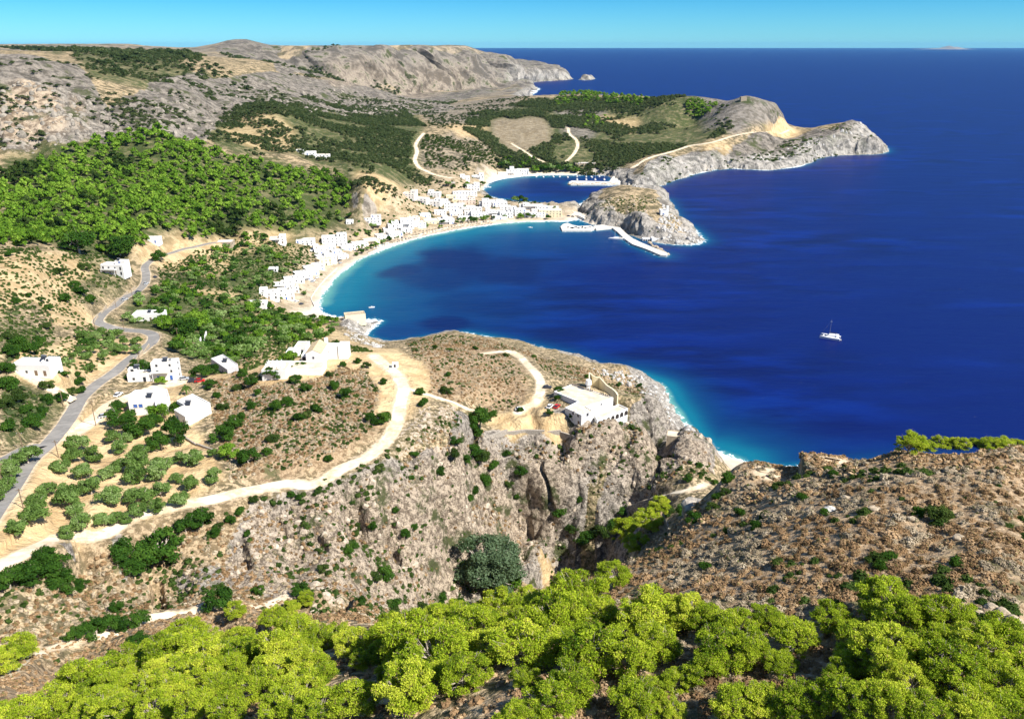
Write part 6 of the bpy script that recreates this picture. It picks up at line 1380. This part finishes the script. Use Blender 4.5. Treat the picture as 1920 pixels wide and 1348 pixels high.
dg = empty('dinghy', (*PZ(1573, 638, 0)[:2], .1), math.radians(150)); hullm(3.6, 1.6, .55, 7, 0, .15).build('hull', M_GREYW, dg); MB().box(-1.9,-1.6,-.2,.2,.3,.9).build('outboard', M_DCAR, dg); tag(dg, 'small grey dinghy trailing behind the catamaran', 'dinghy')
sailboat(1155, 449, 17, 178, 'white sailing yacht with one mast moored inside the islet pier', 15)
motorboat(1178, 452, 9, 170, 'left white motor boat tied to the islet pier'); motorboat(1186, 457, 10, 172, 'right white motor boat tied to the islet pier')
motorboat(994, 427.5, 6, 175, 'small white boat floating off the middle of the beach'); motorboat(697, 577, 5, 20, 'tiny white boat near the rocky tip'); motorboat(916, 352, 8, 3, 'white boat at the left end of the small bay')
for i in range(9): motorboat(1006+i*15+rnd.uniform(-3,3), 331.6+rnd.uniform(0,1.6), rnd.uniform(6,9), rnd.uniform(70,110), '%s moored boat from the left in the small harbour' % ORD[i], 'boats moored in the small harbour')
for i in range(4): sailboat(1082+i*17, 337.5, 11, 90, '%s yacht from the left inside the breakwater' % ORD[i], 12)
def nth(k):
    if k <= 20: return ORD[k-1]
    t, u = divmod(k, 10)
    if u == 0: return {3:'thirtieth',4:'fortieth',5:'fiftieth',2:'twentieth'}[t]
    return {2:'twenty',3:'thirty',4:'forty',5:'fifty'}[t]+'-'+ORD[u-1]
# ------------------------------------------------------------------ beach life: straw parasols and the promenade
M_STRAW = simple('straw', (.42,.33,.22), .9, .3, 4)
mp_ = MB(); mp_.cyl(0,0,1.5,.1,2.0,2.75,9); pole_m = MB(); pole_m.cyl(0,0,.05,.05,-.3,2.2,6)
um0 = None; cnt = 0
shore = [np.array(PZ(a, b_, 1.2)) for a, b_ in ((700,476),(735,462),(770,451),(808,441.5),(850,433.5),(890,426.5),(930,421.5))]
pk = [0,0,0]
for row in range(3):
    for k in range(44):
        t = k/43*(len(shore)-1.01); i = int(t); p_ = shore[i]+(shore[i+1]-shore[i])*(t-i); d_ = shore[i+1]-shore[i]; n_ = np.array([-d_[1], d_[0]])/np.hypot(d_[0], d_[1]); q = p_[:2]+n_*(9+row*6.0)
        if rnd.random() < .12: continue
        root = empty('beach_parasol', (q[0]+rnd.uniform(-.6,.6), q[1]+rnd.uniform(-.6,.6), gz(q[0], q[1])))
        if um0 is None: a_ = mp_.build('canopy', M_STRAW, root); b_ = pole_m.build('pole', M_WOOD, root); um0 = (a_.data, b_.data)
        else: put(bpy.data.objects.new('canopy', um0[0]), root); put(bpy.data.objects.new('pole', um0[1]), root)
        pk[row] += 1; tag(root, '%s straw parasol from the left in the %s row on the beach' % (nth(pk[row]), 'front' if row == 0 else 'middle' if row == 1 else 'back'), 'parasol', 'parasols in the %s row on the beach' % ('front' if row == 0 else 'middle' if row == 1 else 'back'))
# promenade trees and palms
for i, (px, py, wd) in enumerate(((830,418,12),(868,414,14),(885,413,14),(892,412,12),(905,410,10),(857,418,9),(912,409,12),(925,409,9),(946,407,9),(975,406,13),(990,405,12),(1000,406,9),(1027,408,11),(800,424,9),(826,425,8),(754,440,12),(745,445,8),(730,449,12),(718,454,12),(706,459,12),(697,463,10),(688,467,10),(678,472,12),(668,477,9),(735,418,12),(745,420,9),(700,424,14),(715,437,8),(690,437,12),(668,440,10),(655,455,8),(640,470,7),(560,545,9),(570,550,10),(603,515,6),(655,405,12),(640,412,12),(915,372,14),(920,380,12),(870,390,8),(825,378,9),(966,375,14),(975,373,14),(985,374,12),(1003,318,16),(1018,318,18),(1035,316,18),(1050,318,16),(1065,316,18),(1080,320,14),(940,312,16),(950,308,14),(905,345,10),(898,350,9),(876,345,9),(872,350,9),(840,345,12),(850,350,9))):
    loc, wm = from_crown(px, py, wd, .3); s_ = wm/5.2; LEAFY.append((single_obj('village_tree', kits_m[[1,0,4,3,2][i % 5]], (loc[0], loc[1], loc[2]-.2), s_, s_*1.1, cat='tree', group='trees among the village houses'), loc[0], loc[1], [1,0,4,3,2][i % 5] % 3))
# palms
M_PALM = leaf_mat('palm_fronds', (.03,.07,.015), (.08,.14,.03), (.16,.22,.05), .25)
def palm(px, py, h, label):
    x, y, z = at(px, py, Z2); root = empty('palm_tree', (x, y, z)); co, f = tube([(0,0,-.5),(.1,0,h*.5),(0,.1,h)], [.28,.2,.18], 7); nobj('trunk', co, f, M_BARK, parent=root)
    r = np.random.default_rng(int(px)); CO = []; FA = []; n_ = 0
    for k in range(22):
        a = r.uniform(0, 6.28); el = r.uniform(-.3, 1.1); L = 2.6; pts_ = [np.array([math.cos(a)*t*L*math.cos(el*.6), math.sin(a)*t*L*math.cos(el*.6), h+L*(t*math.sin(el)-t*t*.9)]) for t in np.linspace(0, 1, 6)]; sd = np.array([-math.sin(a), math.cos(a), 0])
        for i, p_ in enumerate(pts_): w_ = .42*(1-abs(i/5-.4)); CO += [p_+sd*w_-np.array([0,0,.15]), p_, p_-sd*w_-np.array([0,0,.15])]
        for i in range(5): b_ = n_+i*3; FA += [(b_,b_+1,b_+4,b_+3),(b_+1,b_+2,b_+5,b_+4)]
        n_ += 18
    me = npmesh('fronds', np.array(CO), np.array(FA), M_PALM); setcol(me, 'tint', np.tile([.5,.2,0,1], (len(CO),1))); put(bpy.data.objects.new('fronds', me), root); return tag(root, label, 'palm tree')
palm(871, 399, 9, 'tall palm standing in the middle of the village'); palm(672, 472, 6, 'left palm on the beach edge below the cream house'); palm(680, 470, 6, 'right palm on the beach edge below the cream house'); palm(350, 740, 3.5, 'small palm in front of the L shaped white roof'); palm(1040, 396, 6, 'palm beside the causeway'); palm(526, 567, 4, 'palm by the first house of the beach road')
# low walls
wall_line('garden_wall', [(720,690),(735,700),(750,712)], .4, .5, M_STONEW, 'low stone wall') if 0 else None
wall_line('stone_wall', [(340,812),(352,826),(370,836),(405,846)], .7, .5, M_STONEW, 'low field wall curving above the orchard')
wall_line('stone_wall', [(600,676),(630,676),(652,676)], .2, .5, M_STONEB, 'low stone kerb in front of the chapel blocks')
wall_line('beach_wall', [(583,584),(590,576),(583,560),(596,540),(612,522),(632,504)], .8, .5, M_CONC, 'pale promenade wall along the south part of the beach')
wall_line('beach_wall', [(690,476),(720,463),(750,452),(790,440),(840,427),(890,418),(930,414)], .8, .5, M_CONC, 'pale promenade wall along the middle of the beach')
wall_line('roadside_wall', [(176,606),(184,594),(200,579),(222,562),(240,550),(254,541)], .8, .5, M_STONEB, 'low pale wall on the uphill side of the straight road stretch')
wall_line('roadside_wall', [(232,694),(252,677),(268,662),(280,650)], .8, .5, M_STONEB, 'low pale wall along the road above the two tier house')
wall_line('boundary_wall', [(388,632),(378,645),(370,655)], 1.2, .5, M_WHITE, 'short white wall by the lane in the green plain')
# distant isle on the horizon
def isle(px0, px1, hpx, Yd, label):
    m = MB(); n_ = 15; a = []; 
    for i in range(n_):
        t = i/(n_-1); x = (px0+(px1-px0)*t-960)/F*Yd*1.08; h = hpx*Yd/F*1.05*(math.sin(math.pi*t)**1.3)*(.75+.5*math.sin(t*9+1)*math.sin(t*9+1)); a.append((x, h))
    v = [(x, Yd+dy, z_) for dy, f_ in ((-900,0),(-300,.8),(0,1),(500,.7),(1100,0)) for x, h in a for z_ in [h*f_-5]]
    m.poly(v, [(r_*n_+i, r_*n_+i+1, (r_+1)*n_+i+1, (r_+1)*n_+i) for r_ in range(4) for i in range(n_-1)]); return tag(m.build('distant_island', M_ROCKD, smooth=True), kind='structure')
isle(1648, 1692, 5, 42000, ''); isle(1606, 1716, 1.5, 44000, '')

# ------------------------------------------------------------------ saying which tree is which
def topx(x, y, z):
    v = np.array([x, y, z-H0]); f_ = v[1]*cp-v[2]*sp_; return 960+F*v[0]/f_, 674-F*(v[1]*sp_+v[2]*cp)/f_
LM = [(277,595,'the white bungalow in the road bend'),(212,500,'the white three level house'),(285,450,'the house at the top road bend'),(420,455,'the low stone ruin'),(520,450,'the villa with blue shades'),(572,455,'the low wide roofed house'),(628,450,'the three storey hotel'),(512,505,'the white orchard hut'),(478,570,'the broad flat white roof'),(505,550,'the south end beach house'),
      (345,612,'the dark spreading pine'),(311,695,'the square windowed white house'),(418,680,'the slanting roofed house'),(588,660,'the chapel'),(667,595,'the stone hut on the tip'),(262,705,'the two tier roadside house'),(140,750,'the driveway junction'),(440,560,'the middle of the green plain'),(390,500,'the bare field in the orchards'),(280,510,'the outer road bend'),(195,600,'the sharp left road bend'),(690,412,'the long guesthouse'),(752,425,'the tall white beach block'),(790,375,'the stepped terrace houses'),(848,388,'the big cream block'),(886,345,'the small beach houses'),(960,320,'the tall white villa'),(930,395,'the houses facing the small bay'),(1010,400,'the isthmus hotel'),(1098,308,'the low harbour house'),(838,415,'the promenade restaurants'),(700,455,'the cream beachfront house')]
WLM = [(20,400,'the left edge of the wood'),(150,455,'the bare limbed tree'),(300,440,'the gap at the foot of the wood'),(450,430,'the lower middle edge of the wood'),(600,415,'the right end of the wood'),(300,300,'the top of the wood'),(450,350,'the middle of the wood'),(100,350,'the upper left of the wood'),(230,380,'the left middle of the wood'),(560,360,'the clearing near the hillside villa'),(380,400,'the bare patch in the wood')]
def say(items, lms, noun):
    G = {}
    for o, x, y, k in items:
        px, py = topx(x, y, gz(x, y)+2); lx, ly, ln = min(lms, key=lambda q: (q[0]-px)**2+4*(q[1]-py)**2); dx, dy = px-lx, (py-ly)*1.6
        dr = ('right of' if dx > 0 else 'left of') if abs(dx) > abs(dy) else ('in front of' if dy > 0 else 'behind')
        nn = noun(o, k); G.setdefault((nn, dr, ln), []).append((math.hypot(dx, dy), o))
    for (nn, dr, ln), L in G.items():
        L.sort(key=lambda q: q[0])
        for i, (_, o) in enumerate(L): o['label'] = ('%s %s %s' % (nn, dr, ln)) if len(L) == 1 else '%s nearest %s %s %s' % (nth(i+1), nn, dr, ln) if i else 'nearest %s %s %s' % (nn, dr, ln)
say(LEAFY, LM, lambda o, k: {0:'grey green tree', 1:'dark green tree', 2:'bright green tree'}[k])
say(FILLED, [(150,1330,'the lower left corner'),(400,1300,'the left foreground thicket'),(620,1300,'the gap left of the broadest pine'),(960,1340,'the bottom middle'),(1200,1240,'the widest central pine'),(1400,1260,'the dark hollow'),(1600,1270,'the shaded hollow under the hillside'),(1850,1300,'the lower right corner'),(1000,1180,'the gorge edge')], lambda o, k: 'tall filler pine' if 0 else ('taller yellow green pine' if k > .82 else 'low yellow green pine'))
say(WOOD, WLM, lambda o, k: 'broad wood pine' if k > .95 else 'slim wood pine')
build_land(); build_crags()
for name, kind, wdt, Q in road_w: ribbon(name, kind, wdt, Q, asphalt if kind == 'asphalt' else track)
build_sea()
# ---- the air over the bay
hz, n = new_mat('sea_haze'); pv = N(n, 'ShaderNodeVolumePrincipled'); pv.inputs['Color'].default_value = (.22,.60,1,1); pv.inputs['Density'].default_value = 0.000009; pv.inputs['Anisotropy'].default_value = 0
o_ = N(n, 'ShaderNodeOutputMaterial'); n.links.new(pv.outputs[0], o_.inputs['Volume'])
m = MB(); m.box(-70000, 70000, -300, 61000, -400, 330); tag(m.build('haze', hz), kind='stuff')
